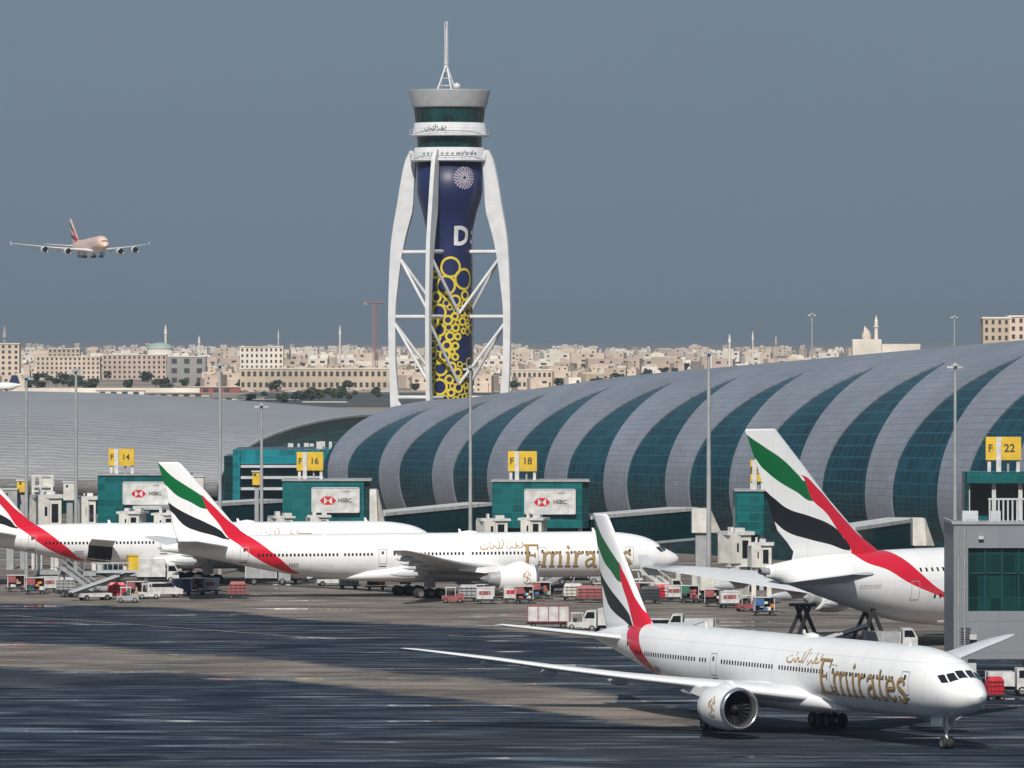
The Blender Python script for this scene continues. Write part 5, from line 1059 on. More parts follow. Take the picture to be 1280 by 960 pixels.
def stairs(loc, rz, label, m='lightgrey', top_h=4.6):
    r = empty('passenger_stairs', loc, label, 'airstairs', rz, 'mobile stairs beside the aircraft')
    L = top_h * 1.35
    b = MB(); b.box((0, 0, .7), (L + .8, 1.8, .4)); b.build('chassis', M_['dark'], r)
    b = MB(); n = 14
    for i in range(n): b.box((-L / 2 + (i + .5) * L / n, 0, .9 + (i + 1) * (top_h - .9) / n), (L / n, 1.4, .1))
    b.build('step_flight', M_['grey'], r)
    for s in (-1, 1):
        b = MB(); b.bar((-L / 2, s * .78, 1.0), (L / 2, s * .78, top_h + .1), .12, .5); b.bar((-L / 2, s * .78, 1.9), (L / 2, s * .78, top_h + 1.1), .08, .1); [b.box((-L / 2 + L * q / 5, s * .78, 1.5 + (top_h - .9) * q / 5), (.06, .06, 1.0)) for q in range(6)]; b.build('side_rail', M_[m], r)
    b = MB(); b.box((L / 2 + .7, 0, top_h), (1.5, 1.7, .15)); b.bar((L / 2, .6, .8), (L / 2 + .6, .6, top_h), .15, .15); b.bar((L / 2, -.6, .8), (L / 2 + .6, -.6, top_h), .15, .15); b.build('top_platform', M_[m], r)
    wheels(r, (-L / 2 + .8, L / 2 - .6), .85, .42, .28); return r
def loader(loc, rz, label, m='yellow'):
    r = empty('cargo_loader', loc, label, 'cargo loader', rz)
    b = MB(); b.box((0, 0, .7), (8, 3, .5)); b.build('chassis', M_['grey'], r)
    b = MB(); b.box((.5, 0, 2.9), (6, 3.2, .3)); b.build('platform', M_['lightgrey'], r)
    for s in (-1, 1):
        b = MB(); b.bar((-2, s * 1.2, .9), (3, s * 1.2, 2.8), .2, .25); b.bar((-2, s * 1.2, 2.8), (3, s * 1.2, .9), .2, .25); b.build('scissor_lift', M_['dark'], r)
    b = MB(); b.box((3.4, 1.9, 3.9), (1.4, 1.0, 2.0)); b.box((3.4, 1.9, 5.0), (1.6, 1.2, .15)); b.build('operator_cab', M_[m], r)
    b = MB(); [b.box((x, s * 1.55, 3.5), (.07, .07, 1.1)) for x in (-2.4, -1, .5, 2) for s in (-1, 1)]; [b.box((0, s * 1.55, 4.05), (5.2, .07, .07)) for s in (-1, 1)]; b.build('guard_rail', M_['truck_white'], r)
    wheels(r, (-3, 3), 1.3, .45, .35); return r
def trestle(loc, rz, label):
    r = empty('tail_access_lift', loc, label, 'access lift', rz, 'dark access lifts under the tallest airliner')
    for s in (-1, 1):
        b = MB(); b.bar((-1.8, s * 1.0, .6), (.5, s * .8, 5.2), .3, .35); b.bar((1.8, s * 1.0, .6), (-.3, s * .8, 5.2), .3, .35); b.build('a_frame', M_['dark'], r)
    b = MB(); b.box((0, 0, 5.3), (2.2, 2.2, .3)); b.build('platform', M_['dark'], r); b = MB(); b.box((0, 0, .6), (4.4, 2.3, .4)); b.build('base', M_['grey'], r)
    wheels(r, (-1.6, 1.6), 1.0, .4, .3); return r
def belt(loc, rz, label):
    r = empty('belt_loader', loc, label, 'belt loader', rz)
    b = MB(); b.box((0, 0, .7), (4.5, 1.6, .5)); b.build('body', M_['truck_white'], r); b = MB(); b.bar((-3.5, .1, .9), (3.5, .1, 3.0), .9, .25); b.build('conveyor', M_['dark'], r)
    for s in (-.42, .62):
        q = MB(); q.bar((-3.5, s, 1.15), (3.5, s, 3.25), .07, .25); q.build('belt_rail', M_['lightgrey'], r)
    wheels(r, (-1.5, 1.5), .8, .38, .25); return r
def GD(px_, d): return Vector(((px_ - 640) / FPX * d, d, .06))
# far left, under and beside the far left airliner
container(GD(20, 875), .1, 'container dolly with dull red side panel at the left edge', 'dullred', style=1); container(GD(61, 872), .1, 'second container dolly from the left edge, under the red tail tip', 'dullred', style=0)
stairs(GD(100, 856), 2.6, 'dark mobile stairs under the red tip of the leftmost flag band', 'grey', 4.0)
loader(GD(140, 872), .3, 'cargo loader raised at the open cargo door, with yellow cab')
container(GD(146, 850), .05, 'white container with red top below the cargo loader', 'red', style=2); container(GD(170, 852), .0, 'dark red container right of the cargo loader', 'dullred', style=1)
belt(GD(118, 846), .5, 'white belt loader between the stairs and the cargo loader')
van(GD(205, 856), .2, 'white van right of the cargo loader, under the wing root'); tug(GD(186, 850), .1, 'baggage tractor left of the white van, under the far left airliner')
truck(GD(197, 905), .1, 'white lorry behind the van, mostly hidden under the fuselage', 'truck_white', L=6)
tug(GD(160, 838), 0, 'low grey tractor in front of the red container', 'grey')
container(GD(297, 853), .05, 'white and dull red container dolly under the middle airliner tail', 'dullred', style=2)
truck(GD(335, 900), 0, 'dark service truck with grey box behind the middle airliner tail', 'grey', 'grey', L=6.5, hb=1.8)
container(GD(362, 905), 0, 'grey loaded dolly next to the dark service truck', 'grey', style=0); belt(GD(415, 895), .2, 'white belt loader under the belly of the middle airliner')
container(GD(385, 910), 0, 'grey cargo dolly behind the belt loader', 'grey', style=1)
truck(GD(452, 915), .05, 'low white truck beyond the belly, left of the main wheels', 'truck_white', L=5.5, hb=1.6)
tug(GD(566, 838), 0, 'dull red baggage tractor in front of the dark wing', 'dullred'); container(GD(607, 835), .05, 'white and red container dolly left of the engine', 'dullred', style=0)
tug(GD(603, 848), 1.2, 'white baggage tractor right behind the container dolly', 'truck_white'); container(GD(655, 836), .05, 'white and red container dolly below the engine of the middle airliner', 'dullred', style=1)
container(GD(641, 838), .05, 'red container dolly close left of the white one below the engine', 'red', style=0)
stairs(GD(697, 876), .2, 'grey mobile stairs under the gold title of the middle airliner', 'grey', 2.8)
truck(GD(722, 900), 0, 'dark truck under the forward fuselage of the middle airliner', 'dark', 'grey', L=7, hb=1.5)
container(GD(738, 838), .05, 'large dull red container left of the nearest tail fin', 'dullred', 3.6, style=2); container(GD(756, 846), .05, 'green container half hidden by the nearest tail fin', 'green', 3.0, style=1)
truck(GD(826, 850), .1, 'white pushback truck under the nose of the middle airliner', 'truck_white', L=6, hb=1.3)
stairs(GD(822, 862), 2.5, 'white mobile stairs by the nose of the middle airliner', 'truck_white', 3.4)
container(GD(829, 842), .05, 'bright red container right of the nearest tail fin', 'red', 3.0, style=2); container(GD(845, 842), .05, 'red container with white top, second right of the nearest tail fin', 'dullred', 3.0, style=0)
container(GD(862, 838), .05, 'dark green container among the red ones under the small white wingtip', 'green', 2.4, style=1); container(GD(878, 842), .05, 'last dull red container of the row, right of the green one', 'dullred', 2.6, style=0)
truck(GD(900, 842), .2, 'cream high-lift catering truck under the small white wing', 'cream', 'truck_white', L=6, hb=2.2, lift=.6)
truck(GD(922, 830), 1.0, 'cream service truck behind the tail of the tallest airliner', 'cream', 'truck_white', L=5.5, hb=1.6); tug(GD(934, 812), .3, 'dark red tractor below the tailcone of the tallest airliner', 'dullred')
for i, (x, dd) in enumerate(((848, 880), (868, 882), (893, 878), (915, 876))):
    p = GD(x, dd); o = empty('bridge_column', p, ['slim cream column below the wingtip, leftmost of four', 'slim cream column second from left under the small white wing', 'slim cream column third from left under the small white wing', 'slim cream column nearest the tailcone'][i], 'column')
    b = MB(); b.tube((0, 0, 0), (0, 0, 3.0), .42, .36, 10); b.build('shaft', M_['cream'], o); b = MB(); b.box((0, 0, 3.1), (.9, .9, .25)); b.box((0, 0, .15), (1.2, 1.2, .3)); b.build('collar', M_['lightgrey'], o)
# white red-framed crates and trucks left of the nearest tail
cr = empty('cage_trailer', GD(685, 765), 'long white caged trailer with red frame left of the nearest tail fin', 'trailer', .04)
b = MB(); b.box((0, 0, 1.75), (5.0, 2.0, 1.9)); b.build('cage_body', M_['truck_white'], cr); b = MB()
for i in range(5): b.box((-2.5 + i * 1.25, -1.04, 1.75), (.1, .08, 2.0))
b.box((0, -1.04, 2.75), (5.1, .1, .14)); b.box((0, -1.04, .8), (5.1, .1, .14)); b.build('red_frame', M_['dullred'], cr); wheels(cr, (-1.8, 1.8), .8, .32, .2); b = MB(); b.box((0, 0, .6), (5.2, 1.8, .2)); b.build('chassis', M_['dark'], cr)
tug(GD(724, 760), .05, 'white tractor pulling the long caged trailer'); truck(GD(757, 752), 2.9, 'white box truck just left of the nearest tail fin', 'truck_white', L=5.2, hb=2.0)
van(GD(830, 745), .1, 'white flat van seen over the back of the nearest airliner'); truck(GD(865, 742), 3.0, 'white truck seen over the spine of the nearest airliner', 'truck_white', L=5.4, hb=1.2)
trestle(GD(1003, 705), .5, 'dark access lift under the tail of the tallest airliner, left one of the pair'); trestle(GD(1086, 712), .5, 'dark access lift under the tallest airliner, right one of the pair')
tug(GD(1022, 690), .1, 'white tractor between the two dark access lifts'); truck(GD(1112, 705), .1, 'grey service truck right of the access lifts', 'grey', L=6, hb=1.4); belt(GD(1045, 700), .2, 'white belt loader between the access lifts')
container(GD(1118, 668), 0, 'long dark loaded dolly at the foot of the grey block', 'dark', 4.5, style=1); container(GD(1150, 664), 0, 'black dolly touching the corner of the grey block', 'dark', 3.5, style=0)
truck(W(1262, 0, 620).xy.to_3d() + Vector((0, 0, .06)), .05, 'white truck at the far right behind the nose', 'truck_white', 'truck_white', L=4.6, hb=1.4)
container(W(1243, 0, 612).xy.to_3d() + Vector((0, 0, .06)), .1, 'small white and red cart just right of the nearest nose', 'red', 1.6, style=2)
for i, x in enumerate((1243, 1251)):
    pass

for k, (x, dd, st_, m_, lb) in enumerate([(44, 866, 1, 'dullred', 'baggage cart between the two dollies at the left edge'), (82, 868, 2, 'grey', 'netted load left of the dark stairs'), (228, 862, 1, 'blue', 'baggage cart right of the white van'), (244, 864, 1, 'dullred', 'second baggage cart right of the white van'), (262, 866, 0, 'dullred', 'container dolly left of the middle airliner tail dolly'),
        (585, 842, 2, 'grey', 'netted load between the red tractor and the engine'), (676, 850, 1, 'dullred', 'baggage cart under the front of the engine'), (716, 846, 2, 'cream', 'netted pale load left of the large dull red container'), (800, 848, 1, 'dullred', 'baggage cart just right of the nearest tail fin tip'), (812, 836, 2, 'dark', 'dark netted load right of the nearest tail fin'), (893, 826, 1, 'dullred', 'baggage cart under the small white wing, right side'), (912, 822, 0, 'dullred', 'container dolly under the small white wing, right side'),
        (955, 800, 1, 'blue', 'baggage cart below the tailcone of the tallest airliner'), (470, 880, 1, 'dullred', 'baggage cart left of the main wheels of the middle airliner'), (436, 884, 2, 'grey', 'grey netted load below the belly of the middle airliner')]):
    container(GD(x, dd), .05, lb, m_, 2.6, style=st_)
# ------------------------------------------------------------------ city in the background
CM = [mat('cream_render', (.66, .54, .43), .8, var=.2, vscale=.05), mat('white_render', (.78, .71, .62), .8, var=.2, vscale=.05), mat('sand_render', (.50, .41, .31), .8, var=.2, vscale=.05), mat('pinkish_render', (.55, .43, .36), .8, var=.2, vscale=.05), mat('grey_render', (.30, .29, .28), .8, var=.2, vscale=.05)]
M_['cwin'] = mat('dark_window', (.05, .05, .055), .4)  # even dark tone for city windows and shed doors
def sil(px_):   # photo y below which the terminal roofs hide everything
    return float(np.interp(px_, [-50, 0, 110, 280, 455, 500, 560, 640, 900, 1100, 1280], [487, 487, 492, 503, 517, 512, 500, 485, 450, 434, 418]))
def house_mesh(w_, dp, h, floors, bays, mi, extra):
    b = MB(); b.box((0, 0, h / 2), (w_, dp, h)); b.box((0, -dp / 2 + .1, h + .4), (w_, .25, .9)); b.box((-w_ / 2 + .12, 0, h + .4), (.25, dp - .6, .9)); b.box((w_ / 2 - .12, 0, h + .4), (.25, dp - .6, .9))
    if extra & 1: b.box((w_ * .25, 0, h + 1.4), (w_ * .25, dp * .3, 2.8))
    if extra & 2: b.box((-w_ * .3, 0, h + 1.0), (2.2, 2.2, 2.0), 2)
    if extra & 4: b.box((w_ * .1, -dp / 2 - 1.5, h * .3), (w_ * .5, 3, h * .6))
    fh = h / floors; bw = w_ / bays
    for f in range(floors):
        for k in range(bays):
            if (k * 7 + f * 3 + extra) % 3 == 0: continue
            b.box((-w_ / 2 + (k + .5) * bw, -dp / 2 - .0, (f + .55) * fh), (bw * (.2 + .1 * ((k + f * 2) % 4)), .3, fh * .38), 1)
    return b
variants = []
rnd = random.Random(11)
RF = {0: 'a plain roof', 1: 'a roof room', 2: 'a roof tank', 3: 'a roof room and tank', 4: 'a front porch', 5: 'a porch and roof room', 6: 'a porch and roof tank', 7: 'a porch, roof room and tank'}
for i in range(30):
    w_, h = rnd.uniform(8, 20), rnd.choice([4.5, 5.5, 7, 8.5, 10]); mi = rnd.choice([0, 0, 1, 1, 2, 3, 1, 0]); ex = rnd.randint(0, 7); b = house_mesh(w_, rnd.uniform(12, 18), h, max(2, int(h / 3.3)), max(2, int(w_ / 5)), mi, ex)
    o = b.build('house', [CM[mi], M_['cwin'], CM[4]]); me = o.data; bpy.data.objects.remove(o); variants.append((me, mi, ('narrow' if w_ < 15 else 'wide' if w_ > 20 else 'mid-sized'), 'low' if h < 8 else 'tall', RF[ex]))
big = []
for i in range(22):
    w_, h = rnd.uniform(12, 42), rnd.choice([7, 9, 11, 13, 15, 18]); mi = rnd.choice([0, 1, 2, 3, 1, 1]); ex = rnd.randint(0, 3); b = house_mesh(w_, 18, h, max(2, int(h / 5)), max(2, int(w_ / 9)), mi, ex)
    for q in range(rnd.randint(0, 3)): x_ = rnd.uniform(-.4, .4) * w_; b.box((x_, rnd.uniform(-2, 5), h + 2), (rnd.uniform(4, 14), 8, rnd.uniform(3, 7)))
    o = b.build('block', [CM[mi], M_['cwin'], CM[4]]); me = o.data; bpy.data.objects.remove(o); big.append((me, mi, 'narrow' if w_ < 28 else 'broad', 'low' if h < 18 else 'tall', RF[ex]))
HL = ['cream', 'white', 'sand-coloured', 'pinkish']
LMK = [(0, 'by the left edge'), (45, 'by the long cream building'), (130, 'by the pinkish apartments'), (200, 'by the green dome'), (258, 'by the dark shed'), (300, 'left end of the long arcade'), (350, 'above the long arcade'), (430, 'by the red crane'), (485, 'left of the tower shaft'), (592, 'right of the tower shaft'), (640, 'just right of the control tower'), (700, 'right of the tower'), (770, 'in the gap before the sixth mast'), (840, 'left of the sixth mast'), (886, 'right of the sixth mast'), (940, 'before the thin mast'), (1020, 'left of the mosque'), (1090, 'right of the mosque')]
def near(x): return [n for q, n in LMK if x >= q - 20][-1]
nh = 0; nb = 0
def place(me, name, label, cat, group, px_, d, rz, sc=1.0):
    o = bpy.data.objects.new(name, me); COL.objects.link(o); o.location = ((px_ - 640) / FPX * d, d, 0); o.rotation_euler = (0, 0, rz); o.scale = (sc, sc, sc); tag(o, label, cat, group); return o
for ri, (d, step) in enumerate(((4250, 30), (4480, 26), (4700, 24), (4980, 22), (5300, 20), (5650, 20), (6050, 19), (6500, 18))):
    x = -15 + rnd.uniform(0, 10)
    while x < 1120:
        me, mi, sz, tl, rf = rnd.choice(variants); yb = Y0 + H * FPX / d; yt = yb - 9 * FPX / d
        if yt < sil(x) - 1 and nh < 298 and rnd.random() < .86 and not (292 < x < 500 and d < 4800) and not (30 < x < 215 and d < 5800) and not (205 < x < 262 and d < 5000):
            place(me, 'flat_roofed_house', '%s %s %s house, %s, %s row' % (tl, sz, HL[mi], near(x), ('nearest', 'second', 'third', 'fourth', 'fifth', 'sixth', 'seventh', 'last')[ri]), 'house', '%s houses of the distant city' % HL[mi], x, d + rnd.uniform(-100, 100), rnd.uniform(-.5, .5)); nh += 1
        x += step * rnd.uniform(.7, 1.5)
for ri, (d, step) in enumerate(((6900, 30), (7600, 26), (8600, 24), (9900, 22), (11500, 20), (13500, 19), (16500, 17), (20000, 15))):
    x = -15 + rnd.uniform(0, 10)
    while x < 1150:
        me, mi, sz, tl, rf = rnd.choice(big); yb = Y0 + H * FPX / d
        if yb - 18 * FPX / d < sil(x) and rnd.random() < .85 and nb < 298:
            place(me, 'apartment_block', '%s %s %s block, %s, %s' % (tl, sz, HL[mi], near(x), ('before the skyline', 'near the skyline', 'below the skyline', 'on the skyline', 'far skyline', 'hazy skyline', 'very hazy', 'faintest row')[ri]), 'apartment block', '%s apartment blocks of the skyline' % HL[mi], x, d + rnd.uniform(-200, 200), rnd.uniform(-.3, .3)); nb += 1
        x += step * rnd.uniform(.7, 1.6)
# particular buildings
def named_block(x0, x1, yt, d, mi, label, cat, floors, bays, name='city_building', roof=0):
    wd = (x1 - x0) / FPX * d; h = W(0, yt, d).z; r = empty(name, W((x0 + x1) / 2, 0, d).xy.to_3d(), label, cat)
    b = MB(); b.box((0, 9, h / 2), (wd, 18, h)); b.build('wall', CM[mi], r); b = MB(); b.box((0, 9, h + .3), (wd + 1, 19, .7)); b.build('roof_edge', CM[1], r)
    b = MB(); fh, bw = h / floors, wd / bays; b.box((0, 0, 0), (bw * (.42 if floors > 2 else .52), .5, fh * (.5 if floors > 2 else .42))); w0 = None
    for f in range(floors):
        for k in range(bays):
            if w0 is None: w0 = b.build('window', M_['cwin'], r); q = w0
            else: q = w0.copy(); COL.objects.link(q); q.parent = r
            q.location = (-wd / 2 + (k + .5) * bw, -.05, (f + .55) * fh)
    return r, wd, h
named_block(300, 492, 461, 4300, 2, 'long sandy building with two rows of dark arched openings behind the shell roof', 'building', 2, 26)
named_block(45, 125, 446, 5500, 0, 'long cream apartment building left of the grey sheds', 'apartment building', 5, 14); named_block(128, 208, 444, 5500, 3, 'pinkish apartment building right next to the long cream one', 'apartment building', 5, 13)
named_block(210, 257, 446, 4800, 4, 'dark grey windowless-looking shed in the left part of the city', 'shed', 3, 3)
named_block(300, 354, 434, 5200, 1, 'broad white block rising behind the long sandy building', 'building', 6, 9); named_block(60, 100, 436, 6000, 2, 'sandy block stepping above the cream apartment building', 'building', 6, 7)
named_block(1229, 1262, 398, 3000, 2, 'unfinished beige high block at the right edge above the vault', 'tower block', 12, 4); named_block(1262, 1300, 396, 3000, 0, 'cream high block at the far right edge above the vault', 'tower block', 12, 4)
named_block(0, 24, 430, 4600, 0, 'cream tower block at the left edge of the city', 'tower block', 8, 3)
named_block(640, 690, 463, 4400, 0, 'cream warehouse right of the control tower legs', 'warehouse', 2, 8)
# green dome, towers
dm = empty('domed_hall', W(200, 0, 5900).xy.to_3d(), 'pale green domed hall on the left skyline', 'hall'); hz = W(0, 436, 5900).z
b = MB(); b.lathe([(0, 12), (hz, 12), (hz, 12)], n=20); b.build('drum', CM[1], dm); b = MB(); b.lathe([(hz, 12.5), (hz + 3, 11), (hz + 5, 7), (hz + 6, .1)], n=20); b.build('dome', mat('pale_green_copper', (.34, .44, .38), .6), dm)
def far_tower(px_, yt, d, r, label, m, cat='tower'):
    h = W(0, yt, d).z; o = empty('distant_tower', W(px_, 0, d).xy.to_3d(), label, cat); b = MB(); r *= .62; b.tube((0, 0, 0), (0, 0, h * .8), r, r * .8, 8); b.build('shaft', m, o); b = MB(); b.tube((0, 0, h * .8), (0, 0, h), r * 1.3, r * .3, 8); b.build('top', m, o)
far_tower(6, 408, 5000, 3, 'dark slim tower at the left edge of the skyline', CM[4]); far_tower(207, 406, 7000, 2.5, 'thin pale tower above the green dome', CM[1]); far_tower(348, 412, 7000, 1.2, 'thin pale mast above the white block', CM[1], 'mast')
far_tower(425, 407, 7000, 2, 'thin pale tower left of the red crane', CM[1]); far_tower(249, 420, 6500, 2, 'short minaret right of the dark shed', CM[1], 'minaret'); far_tower(912, 418, 6000, 2.2, 'white minaret on the skyline left of the mosque', CM[1], 'minaret'); far_tower(941, 414, 6500, 1.6, 'slim pale tower between two minarets', CM[1])
far_tower(889, 436, 5200, 1.8, 'short white tower by the sixth light mast', CM[1]); far_tower(970, 420, 6500, 1.8, 'thin pinkish tower left of the thin light mast', CM[3])
# mosque
mo = empty('mosque', W(1085, 0, 5200).xy.to_3d(), 'white mosque with a tall minaret on the skyline above the vault', 'mosque'); s5 = FPX / 5200
Z5 = lambda y: H - (y - Y0) / s5; X5 = lambda x: (x - 1085) / s5
b = MB(); b.box((X5(1083), 0, Z5(424) / 2), (36 / s5, 20, Z5(424))); b.box((X5(1120), 4, Z5(430) / 2), (60 / s5, 16, Z5(430))); b.build('prayer_hall', CM[1], mo)
b = MB(); b.lathe([(Z5(424), 3.6), (Z5(419), 4.0), (Z5(414), 2.6), (Z5(410), .2)], (X5(1083), -2, 0), 16); b.build('dome', CM[0], mo)
b = MB(); b.tube((X5(1095), -4, 0), (X5(1095), -4, Z5(402)), 1.9, 1.5, 8); b.tube((X5(1095), -4, Z5(402)), (X5(1095), -4, Z5(394)), 1.6, .1, 8); b.tube((X5(1095), -4, Z5(409)), (X5(1095), -4, Z5(408)), 2.6, 2.6, 8); b.build('minaret', CM[1], mo)
b = MB(); b.tube((X5(1081), -4, 0), (X5(1081), -4, Z5(412)), 1.3, 1.1, 8); b.tube((X5(1081), -4, Z5(412)), (X5(1081), -4, Z5(407)), 1.1, .1, 8); b.build('minaret', CM[1], mo)
# tower crane
cn = empty('tower_crane', W(469, 0, 5200).xy.to_3d(), 'faint red tower crane on the skyline left of the control tower', 'crane'); zc_ = W(0, 378, 5200).z; M_['cranered'] = mat('crane_red', (.36, .20, .17), .6)
def lattice(b, a, c, wd, n, r=.16):
    a, c = Vector(a), Vector(c); t = (c - a).normalized(); u = t.orthogonal().normalized() * wd / 2; v = t.cross(u); cs = [u + v, u - v, -u - v, -u + v]
    for q in cs: b.tube(a + q, c + q, r, r, 4)
    for k in range(n):
        p, q = a.lerp(c, k / n), a.lerp(c, (k + 1) / n)
        for i in range(4): b.tube(p + cs[i], q + cs[(i + 1) % 4], r * .7, r * .7, 4)
b = MB(); lattice(b, (0, 0, 0), (0, 0, zc_), 3.0, 24, .26); b.build('mast', M_['cranered'], cn); b = MB(); lattice(b, (-9, 0, zc_), (7, 0, zc_), 1.6, 10, .2); b.build('jib', M_['cranered'], cn); b = MB(); b.box((-8, 0, zc_ - 1), (3, 2, 2)); b.build('counterweight', CM[4], cn)
# small parked aircraft tail at far left
tf = empty('distant_aircraft', W(8, 0, 3000).xy.to_3d(), 'small distant aircraft with a navy tail fin at the left edge', 'airliner'); s6 = FPX / 3000; z6 = lambda y: H - (y - Y0) / s6
b = MB(); b.tube((-14, 0, z6(483)), (2, 0, z6(483)), 1.9, 1.9, 16); b.tube((2, 0, z6(483)), (7, 0, z6(481)), 1.9, .4, 16); b.build('fuselage', M_['white'], tf)
b = MB(); b.add([(1, -.2, z6(480)), (6.5, -.2, z6(480)), (5.2, -.2, z6(469)), (2.6, -.2, z6(469)), (1, .2, z6(480)), (6.5, .2, z6(480)), (5.2, .2, z6(469)), (2.6, .2, z6(469))], [(0, 1, 2, 3), (7, 6, 5, 4), (0, 4, 5, 1), (1, 5, 6, 2), (2, 6, 7, 3), (3, 7, 4, 0)]); b.build('tail_fin', M_['navy'], tf)
b = MB(); b.box((0, 0, z6(483) / 2), (1, 3, z6(483))); b.build('landing_gear', M_['dark'], tf)
# trees among the houses
leafm = mat('dusty_foliage', (.05, .07, .035), .8, var=.5, vscale=.5); barkm = mat('bark', (.12, .08, .05), .9)
def crown(seed, r, h):
    rr = random.Random(seed); b = MB()
    lob = [Vector((rr.uniform(-.5, .5) * r, rr.uniform(-.5, .5) * r, rr.uniform(-.3, .35) * r)) for _ in range(5)]
    for i in range(230):
        a = rr.uniform(0, 6.28); q = rr.random() ** .5; z = rr.uniform(-1, 1); p = Vector((math.cos(a) * q * r * math.sqrt(1 - z * z * .8), math.sin(a) * q * r * math.sqrt(1 - z * z * .8), h + z * r * .55)) * .62 + Vector((0, 0, h * .38)) + lob[i % 5] * 1.2
        u = Vector((rr.uniform(-1, 1), rr.uniform(-1, 1), rr.uniform(-1, 1))).normalized() * rr.uniform(.5, 1.1); v = u.orthogonal().normalized() * rr.uniform(.5, 1.0); b.add([p - u - v, p + u - v * .6, p + u + v, p - u * .6 + v], [(0, 1, 2, 3)])
    return b
crowns = []
for i in range(4):
    o = crown(i, 3.2 + i * .8, 4.2).build('crown', leafm, fixn=False); crowns.append(o.data); bpy.data.objects.remove(o)
b = MB(); b.tube((0, 0, 0), (0, 0, 5), .35, .2, 6); o = b.build('trunk', barkm); trunk_me = o.data; bpy.data.objects.remove(o)
spots = [(x, d) for x, d in [(60, 5000), (80, 4700), (92, 4600), (100, 4650), (70, 4650), (325, 4600), (345, 4620), (400, 4900), (415, 4850), (430, 4850), (520, 4300), (560, 4500), (590, 4450), (605, 4400), (735, 4700), (745, 4650), (760, 4700), (790, 4800), (705, 6500), (715, 6500), (722, 6400), (995, 6000), (1005, 6000), (1012, 6000), (1130, 5000), (1140, 5000), (20, 4600), (28, 4500), (195, 4500), (205, 4500), (362, 4900), (372, 4900), (655, 4500), (668, 4400), (700, 4300), (770, 5000), (810, 5200)]] + [(rnd.uniform(0, 1100), rnd.uniform(4200, 8500)) for _ in range(260)]
for i, (x, d) in enumerate(spots):
    if Y0 + H * FPX / d - 10 * FPX / d > sil(x): continue
    o = empty('tree', ((x - 640) / FPX * d, d, 0), 'dusty dark green tree %s, %s' % (near(x), 'nearest streets' if d < 4600 else 'middle rows' if d < 5500 else 'farther houses' if d < 7000 else 'near the skyline'), 'tree', rnd.uniform(0, 6), 'trees among the distant houses', rnd.uniform(.7, 1.2))
    for nm, me in (('crown', crowns[i % 4]), ('trunk', trunk_me)): c = bpy.data.objects.new(nm, me); COL.objects.link(c); c.parent = o
# parked cars on the road in front of the arcade
car = empty('parked_car', (0, 0, 0), 'x', 'car', 0, 'cars parked before the long sandy building')
b = MB(); P = [(-2.2, .35), (2.2, .35), (2.2, .8), (1.2, .95), (.6, 1.45), (-1.2, 1.45), (-1.9, .95), (-2.2, .9)]; n = len(P)
b.add([(x, -.85, z) for x, z in P] + [(x, .85, z) for x, z in P], [tuple(range(n))[::-1], tuple(range(n, 2 * n))] + [(i, (i + 1) % n, n + (i + 1) % n, n + i) for i in range(n)])
car_cols = [('white', M_['truck_white']), ('dark', M_['dark']), ('dull red', M_['dullred']), ('grey', M_['grey'])]; k = 0
me0 = b.build('body', M_['truck_white'], car); bodies = []
for nm, mm in car_cols: me = me0.data.copy(); me.materials[0] = mm; bodies.append((nm, me))
bpy.data.objects.remove(me0)
for x in np.arange(300, 486, 6.5):
    for dd in (4180, 4205):
        if rnd.random() < .25: continue
        o = car if k == 0 else car.copy()
        if k: COL.objects.link(o)
        nm, me = rnd.choice(bodies); o.location = ((x + rnd.uniform(-2, 2) - 640) / FPX * dd, dd, 0); o['label'] = '%s car in the %s row, %s part of the line before the arcade' % (nm, 'front' if dd < 4190 else 'rear', 'left' if x < 360 else 'middle' if x < 425 else 'right')
        c = bpy.data.objects.new('body', me); COL.objects.link(c); c.parent = o; k += 1
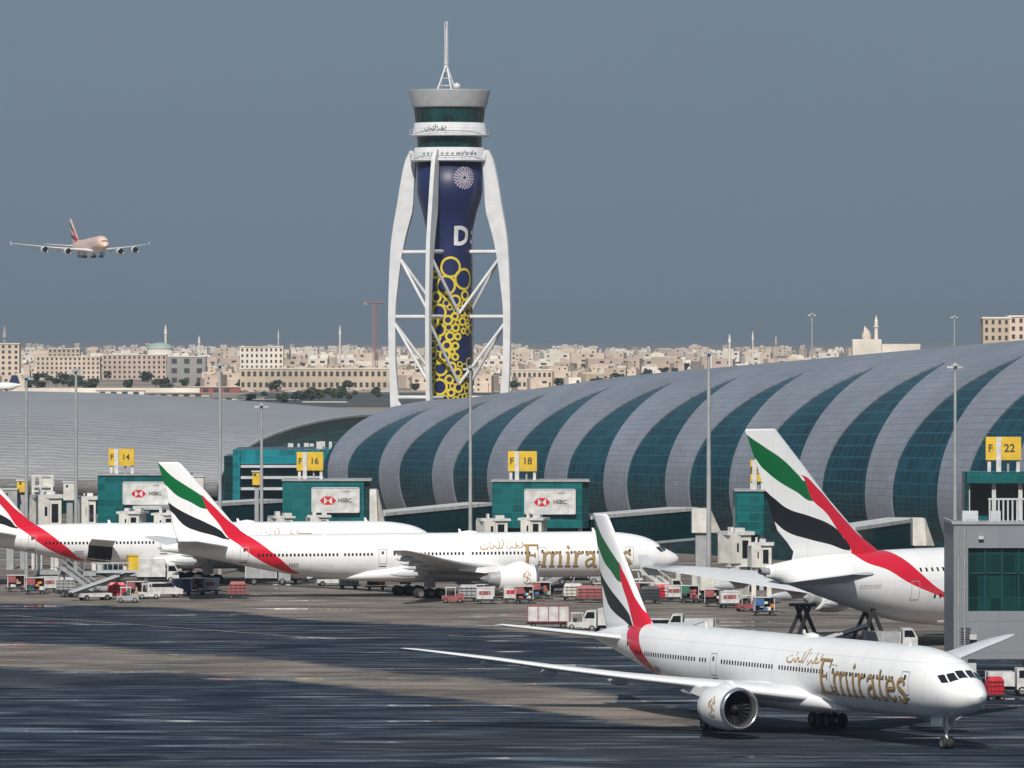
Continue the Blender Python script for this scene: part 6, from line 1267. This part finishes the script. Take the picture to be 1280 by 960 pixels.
# pale perimeter road and wall
q = MB(); q.box((-270, 4150, 1.5), (130, 1.2, 3)); tag(q.build('perimeter_wall', CM[1]), 'long low white perimeter wall behind the shell roof', 'wall')
for i, (x0, x1, yt, d, m, lb) in enumerate([(296, 372, 500, 3560, CM[4], 'long low grey shed just over the shell roof ridge'), (380, 432, 503, 3500, M_['dullred'], 'low dull red canopy just over the shell roof'), (436, 476, 505, 3480, CM[4], 'low grey shed between the red canopy and the tower leg'), (120, 180, 488, 3950, CM[1], 'low white shed over the shell roof ridge, left one'), (182, 262, 492, 3850, CM[2], 'sandy low shed over the shell roof ridge'), (236, 300, 484, 4150, M_['dullred'], 'low building with reddish front left of the arcade'), (262, 330, 497, 3650, CM[1], 'flat white canopy left of the long grey shed')]):
    a, b_ = W(x0, yt, d), W(x1, yt, d); r = empty('low_shed', ((a.x + b_.x) / 2, d, 0), lb, 'shed'); wd = b_.x - a.x
    q = MB(); q.box((0, 5, a.z / 2), (wd, 10, a.z)); q.build('wall', m, r); q = MB(); q.box((0, 5, a.z + .2), (wd + 1.5, 11.5, .4)); q.build('roof', CM[1] if i % 2 else CM[4], r)
    for k in range(int(wd / 7)): q = MB(); q.box((-wd / 2 + 4 + k * 7, -.05, a.z * .42), (3.6, .3, a.z * .6)); q.build('door', M_['cwin'], r)

q = MB(); q.add([(-170, 3250, .05), (0, 3250, .05), (0, 4120, .05), (-170, 4120, .05)], [(0, 1, 2, 3)]); tag(q.build('road', mat('worn_far_asphalt', (.075, .078, .075), .9, var=.5, vscale=.02), fixn=False), kind='structure')
q = MB(); q.add([(-400, 4212, .05), (200, 4212, .05), (200, 4240, .05), (-400, 4240, .05)], [(0, 1, 2, 3)]); tag(q.build('pavement', CM[1], fixn=False), kind='structure')
for i in range(26):
    x = rnd.uniform(298, 480); d = rnd.choice([3480, 3600, 3720, 3850, 3980]) + rnd.uniform(-30, 30); o = empty('tree', ((x - 640) / FPX * d, d, 0), 'low dark bush in the strip before the arcade, %s' % ('left part' if x < 350 else 'middle part' if x < 420 else 'by the tower leg'), 'bush', rnd.uniform(0, 6), 'bushes beyond the shell roof', rnd.uniform(.45, .8))
    for nm, me in (('crown', crowns[i % 4]), ('trunk', trunk_me)): c = bpy.data.objects.new(nm, me); COL.objects.link(c); c.parent = o
# ------------------------------------------------------------------ haze
HZ = True
if HZ:
    b = MB(); b.box((0, 22000, 99), (16000, 44400, 200)); o = b.build('haze', None if False else bpy.data.materials.new('haze_air')); tag(o, kind='stuff')
    m = o.data.materials[0]; m.use_nodes = True; t = m.node_tree; t.nodes.clear(); oo = t.nodes.new('ShaderNodeOutputMaterial'); pv = t.nodes.new('ShaderNodeVolumePrincipled')
    pv.inputs['Color'].default_value = (.36, .44, .54, 1); pv.inputs['Density'].default_value = 4.8e-5; pv.inputs['Anisotropy'].default_value = 0
    t.links.new(pv.outputs[0], oo.inputs['Volume'])
